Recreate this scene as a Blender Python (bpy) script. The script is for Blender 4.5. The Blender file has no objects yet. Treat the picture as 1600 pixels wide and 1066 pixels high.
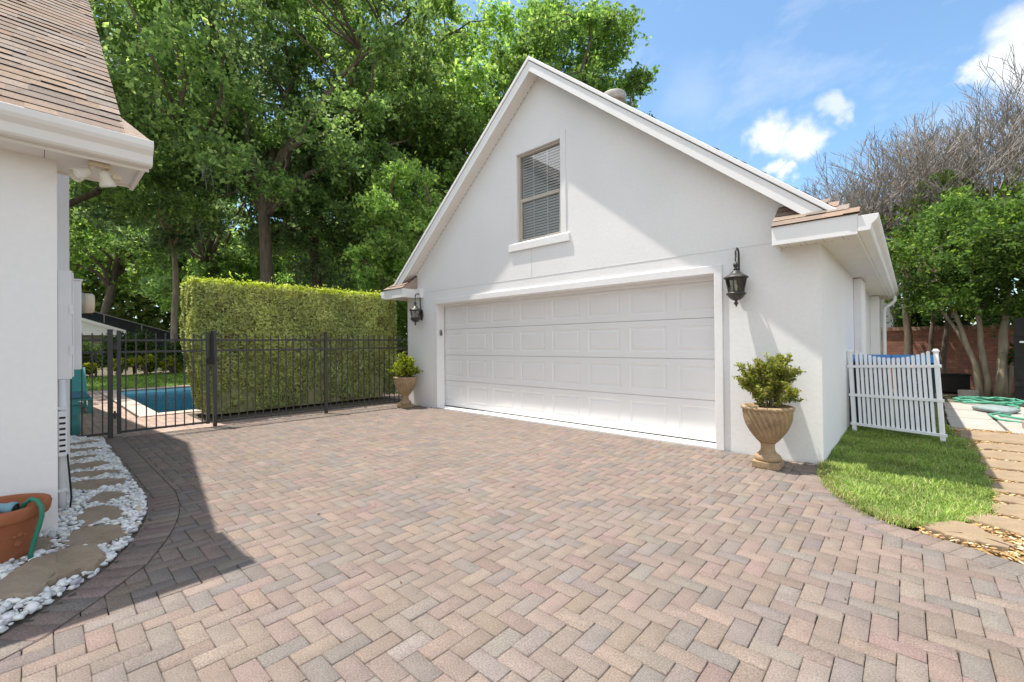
import bpy, math, random
import numpy as np
from mathutils import Vector
random.seed(7); rng = np.random.default_rng(11)
C = bpy.context.scene.collection
R = math.radians
SUN = Vector((.317, .130, -1.0)).normalized()      # the way sunlight travels

# ------------------------------------------------------------------ helpers
ORIG = {}
def tag(o, label=None, cat=None, group=None, kind=None):
    if label: o['label'] = label
    if cat: o['category'] = cat
    if group: o['group'] = group
    if kind: o['kind'] = kind
    return o
def thing(name, label, cat, loc=(0, 0, 0), group=None):
    o = bpy.data.objects.new(name, None); C.objects.link(o)
    o.location = loc; o.empty_display_size = .1
    ORIG[o] = Vector(loc)
    return tag(o, label, cat, group)
def mesh_np(name, V, F, mat, parent=None, tint=None, smooth=False, loc=None):
    """V (n,3) array, F (m,k) array of equal-size faces"""
    V = np.asarray(V, np.float32); F = np.asarray(F, np.int32)
    o0 = ORIG[parent] if parent is not None else Vector(loc or (0, 0, 0))
    V = V - np.array(o0, np.float32)
    me = bpy.data.meshes.new(name); k = F.shape[1]
    me.vertices.add(len(V)); me.vertices.foreach_set('co', V.ravel())
    me.loops.add(F.size); me.loops.foreach_set('vertex_index', F.ravel())
    me.polygons.add(len(F)); me.polygons.foreach_set('loop_start', np.arange(0, F.size, k, dtype=np.int32))
    try: me.polygons.foreach_set('loop_total', np.full(len(F), k, np.int32))
    except Exception: pass
    if smooth: me.polygons.foreach_set('use_smooth', np.ones(len(F), bool))
    if tint is not None:
        a = me.attributes.new('tint', 'FLOAT_COLOR', 'FACE')
        t = np.ones((len(F), 4), np.float32); t[:, :3] = tint; a.data.foreach_set('color', t.ravel())
    me.update(calc_edges=True)
    me.materials.append(mat)
    o = bpy.data.objects.new(name, me); C.objects.link(o)
    if parent is not None: o.parent = parent
    else: o.location = o0
    ORIG[o] = Vector(o0)
    return o
class MB:
    def __init__(s): s.v = []; s.f = []; s.t = []; s.cur = None
    def face(s, *idx): s.f.append(tuple(idx)); s.t.append(s.cur)
    def add(s, vs, fs):
        n = len(s.v); s.v += [tuple(v) for v in vs]
        for f in fs: s.face(*[n + i for i in f])
    def quad(s, *p): s.add(p, [tuple(range(len(p)))])
    def box(s, x0, x1, y0, y1, z0, z1):
        x0, x1 = min(x0, x1), max(x0, x1); y0, y1 = min(y0, y1), max(y0, y1); z0, z1 = min(z0, z1), max(z0, z1)
        s.add([(x0,y0,z0),(x1,y0,z0),(x1,y1,z0),(x0,y1,z0),(x0,y0,z1),(x1,y0,z1),(x1,y1,z1),(x0,y1,z1)],
              [(0,3,2,1),(4,5,6,7),(0,1,5,4),(1,2,6,5),(2,3,7,6),(3,0,4,7)])
    def bar(s, a, b, w, h, up=(0, 0, 1)):
        """box from a to b, section w by h"""
        a = Vector(a); b = Vector(b); d = (b - a).normalized()
        x = d.cross(Vector(up))
        if x.length < 1e-4: x = d.cross(Vector((1, 0, 0)))
        x.normalize(); z = x.cross(d)
        vs = [p + x * (sx * w / 2) + z * (sz * h / 2) for p in (a, b) for sx, sz in ((-1,-1),(1,-1),(1,1),(-1,1))]
        s.add(vs, [(3,2,1,0),(4,5,6,7),(0,1,5,4),(1,2,6,5),(2,3,7,6),(3,0,4,7)])
    def tube(s, pts, rad, n=6, cap=True):
        pts = [Vector(p) for p in pts]
        if not hasattr(rad, '__len__'): rad = [rad] * len(pts)
        base = len(s.v); prev = None
        for i, p in enumerate(pts):
            d = (pts[min(i + 1, len(pts) - 1)] - pts[max(i - 1, 0)])
            if d.length < 1e-9: d = Vector((0, 0, 1))
            d.normalize()
            if prev is None:
                x = d.cross(Vector((0, 0, 1)))
                if x.length < .05: x = d.cross(Vector((1, 0, 0)))
            else: x = prev - d * prev.dot(d)
            x.normalize(); prev = x; y = d.cross(x)
            for k in range(n):
                a = 2 * math.pi * k / n
                s.v.append(tuple(p + (x * math.cos(a) + y * math.sin(a)) * rad[i]))
        for i in range(len(pts) - 1):
            for k in range(n):
                a = base + i * n + k; b = base + i * n + (k + 1) % n
                s.face(a, b, b + n, a + n)
        if cap:
            s.face(*[base + k for k in reversed(range(n))])
            s.face(*[base + (len(pts) - 1) * n + k for k in range(n)])
    def prism(s, poly, axis, a, b):
        """polygon given in the two other axes, swept from a to b along axis"""
        def P(u, v, w):
            return {'x': (w, u, v), 'y': (u, w, v), 'z': (u, v, w)}[axis]
        n = len(poly); vs = [P(u, v, a) for u, v in poly] + [P(u, v, b) for u, v in poly]
        s.add(vs, [tuple(reversed(range(n))), tuple(range(n, 2 * n))] + [(i, (i + 1) % n, (i + 1) % n + n, i + n) for i in range(n)])
    def lathe(s, prof, c, n=24, mod=None, axis=None):
        """prof: (radius, height) list; mod(i, a) scales radius"""
        c = Vector(c); base = len(s.v)
        if axis is None: X, Y, Z = Vector((1,0,0)), Vector((0,1,0)), Vector((0,0,1))
        else:
            Z = Vector(axis).normalized(); X = Z.cross(Vector((0, 0, 1)))
            if X.length < .01: X = Vector((1, 0, 0))
            X.normalize(); Y = Z.cross(X)
        for i, (r, h) in enumerate(prof):
            for k in range(n):
                a = 2 * math.pi * k / n; q = r * (mod(i, a) if mod else 1)
                s.v.append(tuple(c + X * (q * math.cos(a)) + Y * (q * math.sin(a)) + Z * h))
        for i in range(len(prof) - 1):
            for k in range(n):
                a = base + i * n + k; b = base + i * n + (k + 1) % n
                s.face(a, b, b + n, a + n)
        s.face(*[base + k for k in reversed(range(n))])
        s.face(*[base + (len(prof) - 1) * n + k for k in range(n)])
    def build(s, name, mat, parent=None, smooth=False, bevel=0, loc=None, seg=2):
        o0 = ORIG[parent] if parent is not None else Vector(loc or (0, 0, 0))
        me = bpy.data.meshes.new(name)
        me.from_pydata([(v[0]-o0.x, v[1]-o0.y, v[2]-o0.z) for v in s.v], [], s.f)
        if any(t is not None for t in s.t):
            a = me.attributes.new('tint', 'FLOAT_COLOR', 'FACE')
            a.data.foreach_set('color', np.array([(*(t or (1,1,1)), 1) for t in s.t], np.float32).ravel())
        me.materials.append(mat); me.update()
        o = bpy.data.objects.new(name, me); C.objects.link(o)
        if parent is not None: o.parent = parent
        else: o.location = o0
        ORIG[o] = Vector(o0)
        if smooth:
            me.polygons.foreach_set('use_smooth', np.ones(len(me.polygons), bool))
        if bevel:
            m = o.modifiers.new('b', 'BEVEL'); m.width = bevel; m.segments = seg; m.limit_method = 'ANGLE'; m.angle_limit = R(40)
            m.harden_normals = False
        return o
def copy_tree(o, parent=None):
    c = o.copy(); C.objects.link(c)
    if parent: c.parent = parent
    for ch in list(o.children): copy_tree(ch, c)
    return c
def J(x, y, z, r, g, b): return (x, y, z)

# ------------------------------------------------------------------ materials
MATS = {}
def M(name, base=(.5,.5,.5), rough=.6, var=.12, scale=6, bump=0, bscale=60, attr=False, spec=.3, metal=0,
      trans=0, fine=0, fscale=300, stain=None, sscale=1.5, stretch=None):
    m = bpy.data.materials.new(name); m.use_nodes = True; nt = m.node_tree; N = nt.nodes; L = nt.links
    b = N['Principled BSDF']; out = N['Material Output']
    b.inputs['Roughness'].default_value = rough; b.inputs['Metallic'].default_value = metal
    b.inputs['Specular IOR Level'].default_value = spec
    tc = N.new('ShaderNodeTexCoord'); src = tc.outputs['Object']
    if stretch:
        mp = N.new('ShaderNodeMapping'); mp.inputs['Scale'].default_value = stretch; L.new(src, mp.inputs[0]); src = mp.outputs[0]
    if attr:
        a = N.new('ShaderNodeAttribute'); a.attribute_name = 'tint'; col = a.outputs['Color']
        if base != (1,1,1):
            x = N.new('ShaderNodeMixRGB'); x.blend_type = 'MULTIPLY'; x.inputs[0].default_value = 1
            x.inputs[2].default_value = (*base, 1); L.new(col, x.inputs[1]); col = x.outputs[0]
    else:
        c = N.new('ShaderNodeRGB'); c.outputs[0].default_value = (*base, 1); col = c.outputs[0]
    def mod(col, sc, amt, detail=4):
        n = N.new('ShaderNodeTexNoise'); n.inputs['Scale'].default_value = sc; n.inputs['Detail'].default_value = detail
        L.new(src, n.inputs['Vector'])
        r = N.new('ShaderNodeMapRange'); r.inputs[1].default_value = .3; r.inputs[2].default_value = .7
        r.inputs[3].default_value = 1 - amt; r.inputs[4].default_value = 1 + amt; L.new(n.outputs['Fac'], r.inputs[0])
        x = N.new('ShaderNodeVectorMath'); x.operation = 'SCALE'; L.new(col, x.inputs[0]); L.new(r.outputs[0], x.inputs['Scale'])
        return x.outputs[0]
    if var: col = mod(col, scale, var)
    if fine: col = mod(col, fscale, fine, 2)
    if stain:
        n = N.new('ShaderNodeTexNoise'); n.inputs['Scale'].default_value = sscale; n.inputs['Detail'].default_value = 8
        n.inputs['Roughness'].default_value = .7; L.new(src, n.inputs['Vector'])
        r = N.new('ShaderNodeMapRange'); r.inputs[1].default_value = .48; r.inputs[2].default_value = .72; r.inputs[4].default_value = stain[3]
        L.new(n.outputs['Fac'], r.inputs[0])
        x = N.new('ShaderNodeMixRGB'); L.new(r.outputs[0], x.inputs[0]); L.new(col, x.inputs[1]); x.inputs[2].default_value = (*stain[:3], 1); col = x.outputs[0]
    L.new(col, b.inputs['Base Color'])
    if bump:
        n = N.new('ShaderNodeTexNoise'); n.inputs['Scale'].default_value = bscale; n.inputs['Detail'].default_value = 5
        L.new(src, n.inputs['Vector']); q = N.new('ShaderNodeBump'); q.inputs['Strength'].default_value = bump
        q.inputs['Distance'].default_value = .01; L.new(n.outputs['Fac'], q.inputs['Height']); L.new(q.outputs[0], b.inputs['Normal'])
    if trans:
        t = N.new('ShaderNodeBsdfTranslucent'); x = N.new('ShaderNodeMixShader'); x.inputs[0].default_value = trans
        k = N.new('ShaderNodeMixRGB'); k.blend_type = 'MULTIPLY'; k.inputs[0].default_value = 1; k.inputs[2].default_value = (1.10, 1.05, .74, 1)
        L.new(col, k.inputs[1]); L.new(k.outputs[0], t.inputs[0])
        L.new(b.outputs[0], x.inputs[1]); L.new(t.outputs[0], x.inputs[2]); L.new(x.outputs[0], out.inputs[0])
    MATS[name] = m
    return m
stucco = M('stucco', (.82,.815,.805), .85, .035, .9, .16, 22, fine=.02, fscale=25, spec=.15)
stucco_house = M('stucco_house', (.81,.79,.765), .85, .03, 1.2, .08, 45, fine=.015, fscale=25, spec=.15)
trimw = M('trim_white', (.85,.845,.835), .5, .03, 3, .03, 30, spec=.35)
soffitw = M('soffit_white', (.78,.75,.705), .6, .03, 3)
doorw = M('door_white', (.80,.795,.79), .45, .02, 2, .03, 120, spec=.35)
pathm = M('path_stone', (.30,.22,.14), .85, .2, 4, .5, 30, fine=.15, fscale=140, stain=(.19,.145,.10,.8), sscale=5)
concw = M('painted_concrete', (.86,.85,.83), .8, .06, 6, .2, 60)
beadg = M('joint_bead', (.62,.62,.61), .8, .03)
framec = M('window_frame', (.50,.46,.39), .45, .04)
blindw = M('blind_white', (.90,.895,.88), .5, .02)
darkroom = M('dark_interior', (.03,.03,.035), .9, .1)
shingle = M('shingle', (1,1,1), .95, .10, 30, .5, 260, attr=True, fine=.22, fscale=220, spec=.1)
paver = M('paver', (1,1,1), .9, .08, 9, .35, 220, attr=True, fine=.30, fscale=150, spec=.15, stain=(.15,.125,.105,.45), sscale=1.1)
joint = M('joint_sand', (.055,.045,.037), .95, .3, 25)
flag = M('flagstone', (.31,.235,.165), .85, .22, 4, .5, 30, fine=.12, fscale=140, stain=(.20,.17,.14,.6), sscale=3)
pebble = M('pebble', (1,1,1), .6, .05, 30, attr=True)
bedsoil = M('bed_soil', (.10,.085,.07), .95, .3, 12, .5, 40)
mulchm = M('mulch', (1,1,1), .9, .1, 20, attr=True)
soil = M('soil', (.13,.11,.07), .95, .35, .6, .4, 10, stain=(.06,.09,.03,.8), sscale=.4)
grassm = M('grass_blade', (1,1,1), .55, .15, 3, attr=True, trans=.3, spec=.25)
turf = M('turf_base', (.10,.13,.035), .95, .3, 14, .6, 40)
blackm = M('black_metal', (.042,.041,.040), .42, .1, 10, spec=.5)
hedgem = M('hedge_leaf', (1,1,1), .5, .12, 1.6, attr=True, trans=.4, spec=.3)
hedgecore = M('hedge_core', (.27,.27,.13), .95, .3, 8)
leafm = M('oak_leaf', (1,1,1), .5, .2, .5, attr=True, trans=.58, spec=.25)
barkm = M('bark', (.135,.105,.078), .95, .35, 3, 1.0, 16, stretch=(3,3,.7), stain=(.20,.18,.14,.5), sscale=2)
barkpale = M('pale_bark', (.36,.30,.22), .9, .25, 3, .6, 18, stretch=(3,3,.8), stain=(.16,.13,.09,.7), sscale=2)
twigm = M('twig', (.30,.265,.235), .9, .2, 2)
mossm = M('moss', (.20,.225,.17), .95, .2, 3, trans=.2)
urnm = M('urn_stone', (.37,.26,.155), .9, .15, 9, .5, 60, fine=.12, fscale=120, stain=(.16,.12,.08,.85), sscale=7)
terra = M('terracotta', (.33,.115,.052), .8, .12, 8, .2, 60, stain=(.30,.12,.06,.6), sscale=4)
hosem = M('hose', (.035,.20,.13), .45, .1, 5)
hosepale = M('hose_pale', (.10,.36,.24), .45, .1, 5)
brick = None
plastic_blue = M('blue_lid', (.03,.21,.52), .4, .05)
plastic_dark = M('bin_body', (.012,.03,.055), .45, .1)
plastic_pale = M('pale_mark', (.18,.24,.30), .6, .1)
blackplastic = M('black_box', (.018,.016,.015), .55, .1)
tealm = M('teal_plastic', (.06,.30,.28), .45, .08)
fencew = M('picket_white', (.84,.86,.88), .5, .03, 6)
slabm = M('concrete_slab', (.38,.355,.315), .9, .1, 5, .3, 60, stain=(.35,.32,.27,.6), sscale=3)
decktile = M('deck_paver', (1,1,1), .9, .10, 3, attr=True, fine=.12, fscale=90)
coping = M('coping', (.55,.45,.39), .85, .12, 6)
poolm = M('pool_plaster', (.34,.72,.80), .6, .08, 3)
greym = M('grey_metal', (.33,.32,.31), .45, .1, 8, metal=.3)
ventm = M('vent_metal', (.42,.40,.37), .6, .2, 6, stain=(.25,.22,.19,.7), sscale=5)
beigep = M('beige_plastic', (.60,.52,.38), .5, .05)
whitep = M('painted_box', (.80,.80,.79), .5, .03)
screenm = M('screen_mesh', (.035,.037,.04), .8, .2, 2)
ironm = M('lantern_iron', (.03,.028,.027), .45, .3, 20, spec=.5, stain=(.16,.14,.12,.7), sscale=14)
bagm = M('grey_bag', (.24,.29,.29), .7, .15, 6, .4, 20)
tealcloth = M('blue_cushion', (.09,.22,.30), .8, .1)

def glass_mat(name, tint, rough, mixbase):
    m = bpy.data.materials.new(name); m.use_nodes = True; nt = m.node_tree; N = nt.nodes; L = nt.links
    N.remove(N['Principled BSDF'])
    g = N.new('ShaderNodeBsdfGlossy'); g.inputs['Roughness'].default_value = rough
    t = N.new('ShaderNodeBsdfTransparent'); t.inputs[0].default_value = (*tint, 1)
    f = N.new('ShaderNodeFresnel'); f.inputs[0].default_value = 1.5
    a = N.new('ShaderNodeMath'); a.operation = 'ADD'; a.use_clamp = True; a.inputs[1].default_value = mixbase; L.new(f.outputs[0], a.inputs[0])
    x = N.new('ShaderNodeMixShader'); L.new(a.outputs[0], x.inputs[0]); L.new(t.outputs[0], x.inputs[1]); L.new(g.outputs[0], x.inputs[2])
    L.new(x.outputs[0], N['Material Output'].inputs[0])
    return m, nt, g, f
paneg, *_ = glass_mat('window_glass', (.97,.98,.98), .01, .17)
lampg, *_ = glass_mat('lantern_glass', (.75,.75,.72), .08, .08)
waterm, nt, gl, fr = glass_mat('pool_water', (.22,.68,.84), .02, .0)
fr.inputs[0].default_value = 1.33
n = nt.nodes.new('ShaderNodeTexNoise'); n.inputs['Scale'].default_value = 5; n.inputs['Detail'].default_value = 3
tcw = nt.nodes.new('ShaderNodeTexCoord'); nt.links.new(tcw.outputs['Object'], n.inputs['Vector'])
bp = nt.nodes.new('ShaderNodeBump'); bp.inputs['Strength'].default_value = .35; bp.inputs['Distance'].default_value = .05
nt.links.new(n.outputs['Fac'], bp.inputs['Height']); nt.links.new(bp.outputs[0], gl.inputs['Normal']); nt.links.new(bp.outputs[0], fr.inputs['Normal'])

def brick_mat():
    m = bpy.data.materials.new('red_brick'); m.use_nodes = True; nt = m.node_tree; N = nt.nodes; L = nt.links
    b = N['Principled BSDF']; b.inputs['Roughness'].default_value = .9
    tc = N.new('ShaderNodeTexCoord'); mp = N.new('ShaderNodeMapping'); mp.inputs['Rotation'].default_value = (R(90), 0, 0)
    L.new(tc.outputs['Object'], mp.inputs[0])
    t = N.new('ShaderNodeTexBrick'); t.inputs['Scale'].default_value = 1; t.inputs['Brick Width'].default_value = .215; t.inputs['Row Height'].default_value = .075
    t.inputs['Mortar Size'].default_value = .009; t.inputs['Color1'].default_value = (.52,.21,.13,1); t.inputs['Color2'].default_value = (.36,.145,.10,1)
    t.inputs['Mortar'].default_value = (.24,.18,.15,1); L.new(mp.outputs[0], t.inputs[0])
    n = N.new('ShaderNodeTexNoise'); n.inputs['Scale'].default_value = 6; L.new(tc.outputs['Object'], n.inputs[0])
    x = N.new('ShaderNodeMixRGB'); x.blend_type = 'OVERLAY'; x.inputs[0].default_value = .4; L.new(t.outputs[0], x.inputs[1]); L.new(n.outputs['Fac'], x.inputs[2])
    L.new(x.outputs[0], b.inputs['Base Color'])
    q = N.new('ShaderNodeBump'); q.inputs['Strength'].default_value = .6; q.inputs['Distance'].default_value = .01; q.invert = True
    L.new(t.outputs['Fac'], q.inputs['Height']); L.new(q.outputs[0], b.inputs['Normal'])
    return m
brick = brick_mat()

# ------------------------------------------------------------------ leaves, tubes
def unit(a): return a / np.maximum(np.linalg.norm(a, axis=1, keepdims=True), 1e-9)
def leaf_quads(P, size, bias=.5, aspect=.55, outward=None, ob=0.0):
    n = len(P); nr = rng.normal(size=(n, 3)); nr[:, 2] += bias
    if outward is not None: nr += outward * ob
    nr = unit(nr); u = unit(np.cross(nr, rng.normal(size=(n, 3)))); v = np.cross(nr, u)
    L = (size * rng.uniform(.5, 1.4, n))[:, None]; W = L * aspect
    V = np.stack([P - u * L, P + v * W - nr * L * .15, P + u * L, P - v * W - nr * L * .15], 1).reshape(-1, 3)
    F = np.arange(4 * n).reshape(n, 4)
    return V, F
def tints(n, cols, w=None, jit=.18):
    cols = np.array(cols, np.float32); k = rng.choice(len(cols), n, p=w)
    return np.clip(cols[k] * (1 + rng.normal(size=(n, 1)) * jit) * (1 + rng.normal(size=(n, 3)) * .015), .004, 1)
def sprays(centers, radii, nsp, nleaf, flat=.65, up=.15, inner=.25, jit=.10):
    """leafy twigs that radiate from each clump centre: points of the leaves and the clump each belongs to"""
    out = []; idx = []
    for i, (c, r) in enumerate(zip(centers, radii)):
        d = rng.normal(size=(nsp, 3)); d[:, 2] = d[:, 2] * flat + up; d = unit(d) * r * rng.uniform(.55, 1.15, (nsp, 1))
        d[:, 2] *= flat + .15
        t = rng.uniform(inner, 1, (nsp, nleaf, 1)) ** .8
        p = np.array(c) + d[:, None, :] * t
        p[..., 2] -= (t[..., 0] ** 2) * .12 * r
        p = p + rng.normal(size=p.shape) * jit * (r ** .5)
        out.append(p.reshape(-1, 3)); idx.append(np.full(nsp * nleaf, i))
    return np.concatenate(out), np.concatenate(idx)
def curve(a, b, sag, n=6, wob=0.0):
    a = Vector(a); b = Vector(b); out = []
    for i in range(n + 1):
        t = i / n; p = a.lerp(b, t); p.z += sag * math.sin(math.pi * t)
        if 0 < i < n and wob: p += Vector((random.gauss(0, wob), random.gauss(0, wob), random.gauss(0, wob * .6)))
        out.append(p)
    return out

OAK = [(0.19, 0.316, 0.112), (0.237, 0.372, 0.128), (0.307, 0.464, 0.153), (0.125, 0.217, 0.086), (0.426, 0.591, 0.204)]
def oak(label, loc, h, rx, trunk_r, fork, seed, cols=OAK, w=None, nlimb=9, ncl=60, leaf=.15, lean=(0,0), group='oak trees behind the pool and garage',
        zlo=None, ry=None, moss=0, crad=1.25, nsp=32, nleaf=27, name='oak_tree', bark=None):
    random.seed(seed)
    global rng; rng = np.random.default_rng(seed)
    ry = ry or rx; zlo = zlo if zlo is not None else fork * .9
    t = thing(name, label, 'tree', loc, group)
    L = Vector(loc); top = L + Vector((lean[0], lean[1], fork))
    m = MB(); tr = curve(L + Vector((0,0,-.1)), top, 0, 7, trunk_r * .22)
    m.tube(tr, [trunk_r * (1.35 if i == 0 else 1.0 - .05 * i) for i in range(8)], 10)
    # clump centres through the crown's volume
    cs = []
    cz = (zlo + h) / 2; rz = (h - zlo) / 2
    tries = 0
    while len(cs) < ncl and tries < 6000:
        tries += 1
        p = Vector((random.uniform(-1,1), random.uniform(-1,1), random.uniform(-1,1)))
        q = p.length
        if q > 1 or q < .28: continue
        wdt = 1.0 if p.z > -.2 else .95
        c = Vector((L.x + lean[0] * 1.3 + p.x * rx * wdt, L.y + lean[1] * 1.3 + p.y * ry * wdt, cz + p.z * rz))
        if any((c - k).length < crad * .82 for k in cs): continue
        cs.append(c)
    # limbs to spread targets, clumps hang off the nearest limb
    tg = [random.choice(cs) for _ in range(nlimb)]; limbs = []
    for k, g_ in enumerate(tg):
        st = tr[-1] if k % 3 else tr[-2]
        pts = curve(st, g_, (g_ - st).length * .10, 7, .22); limbs.append(pts)
        r0 = trunk_r * random.uniform(.36, .55); m.tube(pts, [r0 * (1 - .115 * i) for i in range(8)], 6)
    for c in cs:
        q = min((p for l in limbs for p in l[2:]), key=lambda p: (p - c).length)
        m.tube(curve(q, c, (c - q).length * .08, 4, .1), [.065, .05, .04, .025, .012], 4)
    m.build('trunk', bark or barkm, t, smooth=True)
    cr = [crad * random.uniform(.75, 1.25) for _ in cs]
    P, I = sprays(cs, cr, nsp, nleaf)
    V, F = leaf_quads(P, np.full(len(P), leaf * .70), .45)
    base = tints(len(P), cols, w, .16)
    tone = rng.normal(1, .17, len(cs))[I][:, None]          # whole sprays differ in age and kind of green
    mesh_np('crown', V, F, leafm, t, base * np.clip(tone, .6, 1.5))
    if moss:
        mm = MB()
        for _ in range(moss):
            c = random.choice(cs); p = c + Vector((random.uniform(-1,1), random.uniform(-1,1), -.35))
            for _ in range(9):
                q = p + Vector((random.gauss(0,.13), random.gauss(0,.13), random.gauss(0,.1))); l = random.uniform(.25, .95); a = random.uniform(0, 3.14)
                dx, dy = math.cos(a) * .014, math.sin(a) * .014; sw = Vector((random.gauss(0,.05), random.gauss(0,.05), 0))
                mm.quad(q + Vector((-dx,-dy,0)), q + Vector((dx,dy,0)), q + sw + Vector((dx*1.4,dy*1.4,-l*.6)), q + sw * 1.5 + Vector((0,0,-l)))
        mm.build('hanging_moss', mossm, t)['kind'] = 'stuff'
    return t

# ------------------------------------------------------------------ camera, light, sky
cam = bpy.data.cameras.new('camera'); co = bpy.data.objects.new('camera', cam); C.objects.link(co)
bpy.context.scene.camera = co; cam.sensor_width = 36; cam.lens = 683.1 / 1600 * 36; cam.clip_start = .05; cam.clip_end = 3000
yaw, pit, rol = R(42.38), R(.359), R(-.5534)
f0 = Vector((-math.sin(yaw), math.cos(yaw), 0)); r0 = Vector((math.cos(yaw), math.sin(yaw), 0)); u0 = Vector((0,0,1))
f = f0 * math.cos(pit) + u0 * math.sin(pit); u = -f0 * math.sin(pit) + u0 * math.cos(pit)
r = r0 * math.cos(rol) + u * math.sin(rol); u2 = -r0 * math.sin(rol) + u * math.cos(rol)
from mathutils import Matrix
co.matrix_world = Matrix(((r.x, u2.x, -f.x, 0), (r.y, u2.y, -f.y, 0), (r.z, u2.z, -f.z, 1.3), (0,0,0,1)))

sl = bpy.data.lights.new('sun', 'SUN'); so = bpy.data.objects.new('sun', sl); C.objects.link(so)
sl.energy = 3.0; sl.angle = R(.55); sl.color = (1, .945, .86)
so.rotation_euler = SUN.to_track_quat('-Z', 'Y').to_euler(); so.location = (0, 0, 30)

w = bpy.data.worlds.new('World'); bpy.context.scene.world = w; w.use_nodes = True
nt = w.node_tree; N = nt.nodes; L = nt.links
bg = N['Background']; bg.inputs[1].default_value = .115
sky = N.new('ShaderNodeTexSky'); sky.sky_type = 'NISHITA'; sky.sun_disc = False
sky.sun_elevation = math.asin(-SUN.z); sky.sun_rotation = math.atan2(-SUN.x, -SUN.y) % (2 * math.pi)
sky.air_density = 1.0; sky.dust_density = .9; sky.ozone_density = .55
tc = N.new('ShaderNodeTexCoord')
def math_node(op, a, b=None, clamp=False):
    m = N.new('ShaderNodeMath'); m.operation = op; m.use_clamp = clamp
    for i, x in enumerate((a, b)):
        if x is None: continue
        if isinstance(x, (int, float)): m.inputs[i].default_value = x
        else: L.new(x, m.inputs[i])
    return m.outputs[0]
def noise(sc, det, vec, rough=.55):
    n = N.new('ShaderNodeTexNoise'); n.inputs['Scale'].default_value = sc; n.inputs['Detail'].default_value = det; n.inputs['Roughness'].default_value = rough
    L.new(vec, n.inputs['Vector']); return n
def ray(x, y): return ((x - 800) / 683.1 * r + (533 - y) / 683.1 * u2 + f).normalized()
wn = noise(16, 7, tc.outputs['Generated'], .6)
ctr = N.new('ShaderNodeVectorMath'); ctr.operation = 'SUBTRACT'; L.new(wn.outputs['Color'], ctr.inputs[0]); ctr.inputs[1].default_value = (.5,.5,.5)
wsc = N.new('ShaderNodeVectorMath'); wsc.operation = 'SCALE'; wsc.inputs['Scale'].default_value = .085; L.new(ctr.outputs[0], wsc.inputs[0])
wv = N.new('ShaderNodeVectorMath'); wv.operation = 'ADD'; L.new(tc.outputs['Generated'], wv.inputs[0]); L.new(wsc.outputs[0], wv.inputs[1])
mask = None
# cumulus puffs standing low in the sky behind the garage: direction, apparent radius, opacity
for d, rad, op in ((ray(1208,205), .034, 1), (ray(1245,222), .036, 1), (ray(1205,262), .018, .9), (ray(1228,270), .018, .9),
                   (ray(1312,170), .022, .6), (ray(1320,190), .016, .5), (ray(1575,92), .034, .95), (ray(1610,72), .05, 1), (ray(1530,112), .022, .85), (ray(1655,70), .06, 1),
                   (ray(1085,150), .055, .16), (ray(1190,105), .035, .14)):
    s = N.new('ShaderNodeVectorMath'); s.operation = 'SUBTRACT'; L.new(wv.outputs[0], s.inputs[0]); s.inputs[1].default_value = d
    ln = N.new('ShaderNodeVectorMath'); ln.operation = 'LENGTH'; L.new(s.outputs[0], ln.inputs[0])
    mr = N.new('ShaderNodeMapRange'); mr.interpolation_type = 'SMOOTHSTEP'; mr.inputs[1].default_value = rad * (1.35 if op > .3 else 1.6); mr.inputs[2].default_value = rad * (.35 if op > .3 else .1)
    mr.inputs[3].default_value = 0; mr.inputs[4].default_value = op; L.new(ln.outputs['Value'], mr.inputs[0])
    mask = mr.outputs[0] if mask is None else math_node('MAXIMUM', mask, mr.outputs[0])
cm = N.new('ShaderNodeMapping'); cm.inputs['Scale'].default_value = (1.2, 3.4, 2.2); cm.inputs['Rotation'].default_value = (.3, .5, .7); L.new(tc.outputs['Generated'], cm.inputs[0])
cn = noise(2.2, 9, cm.outputs[0], .62)
ci = N.new('ShaderNodeMapRange'); ci.inputs[1].default_value = .52; ci.inputs[2].default_value = .85; ci.inputs[4].default_value = .55; L.new(cn.outputs['Fac'], ci.inputs[0])
mask = math_node('MAXIMUM', mask, ci.outputs[0], True)
shade = noise(11, 5, wv.outputs[0])
cc = N.new('ShaderNodeMixRGB'); L.new(shade.outputs['Fac'], cc.inputs[0]); cc.inputs[1].default_value = (3.3, 3.4, 3.6, 1); cc.inputs[2].default_value = (5.4, 5.4, 5.4, 1)
tn = N.new('ShaderNodeMixRGB'); tn.blend_type = 'MULTIPLY'; tn.inputs[0].default_value = 1; tn.inputs[2].default_value = (.75, .90, .93, 1); L.new(sky.outputs[0], tn.inputs[1])
mx = N.new('ShaderNodeMixRGB'); L.new(mask, mx.inputs[0]); L.new(tn.outputs[0], mx.inputs[1]); L.new(cc.outputs[0], mx.inputs[2])
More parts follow.
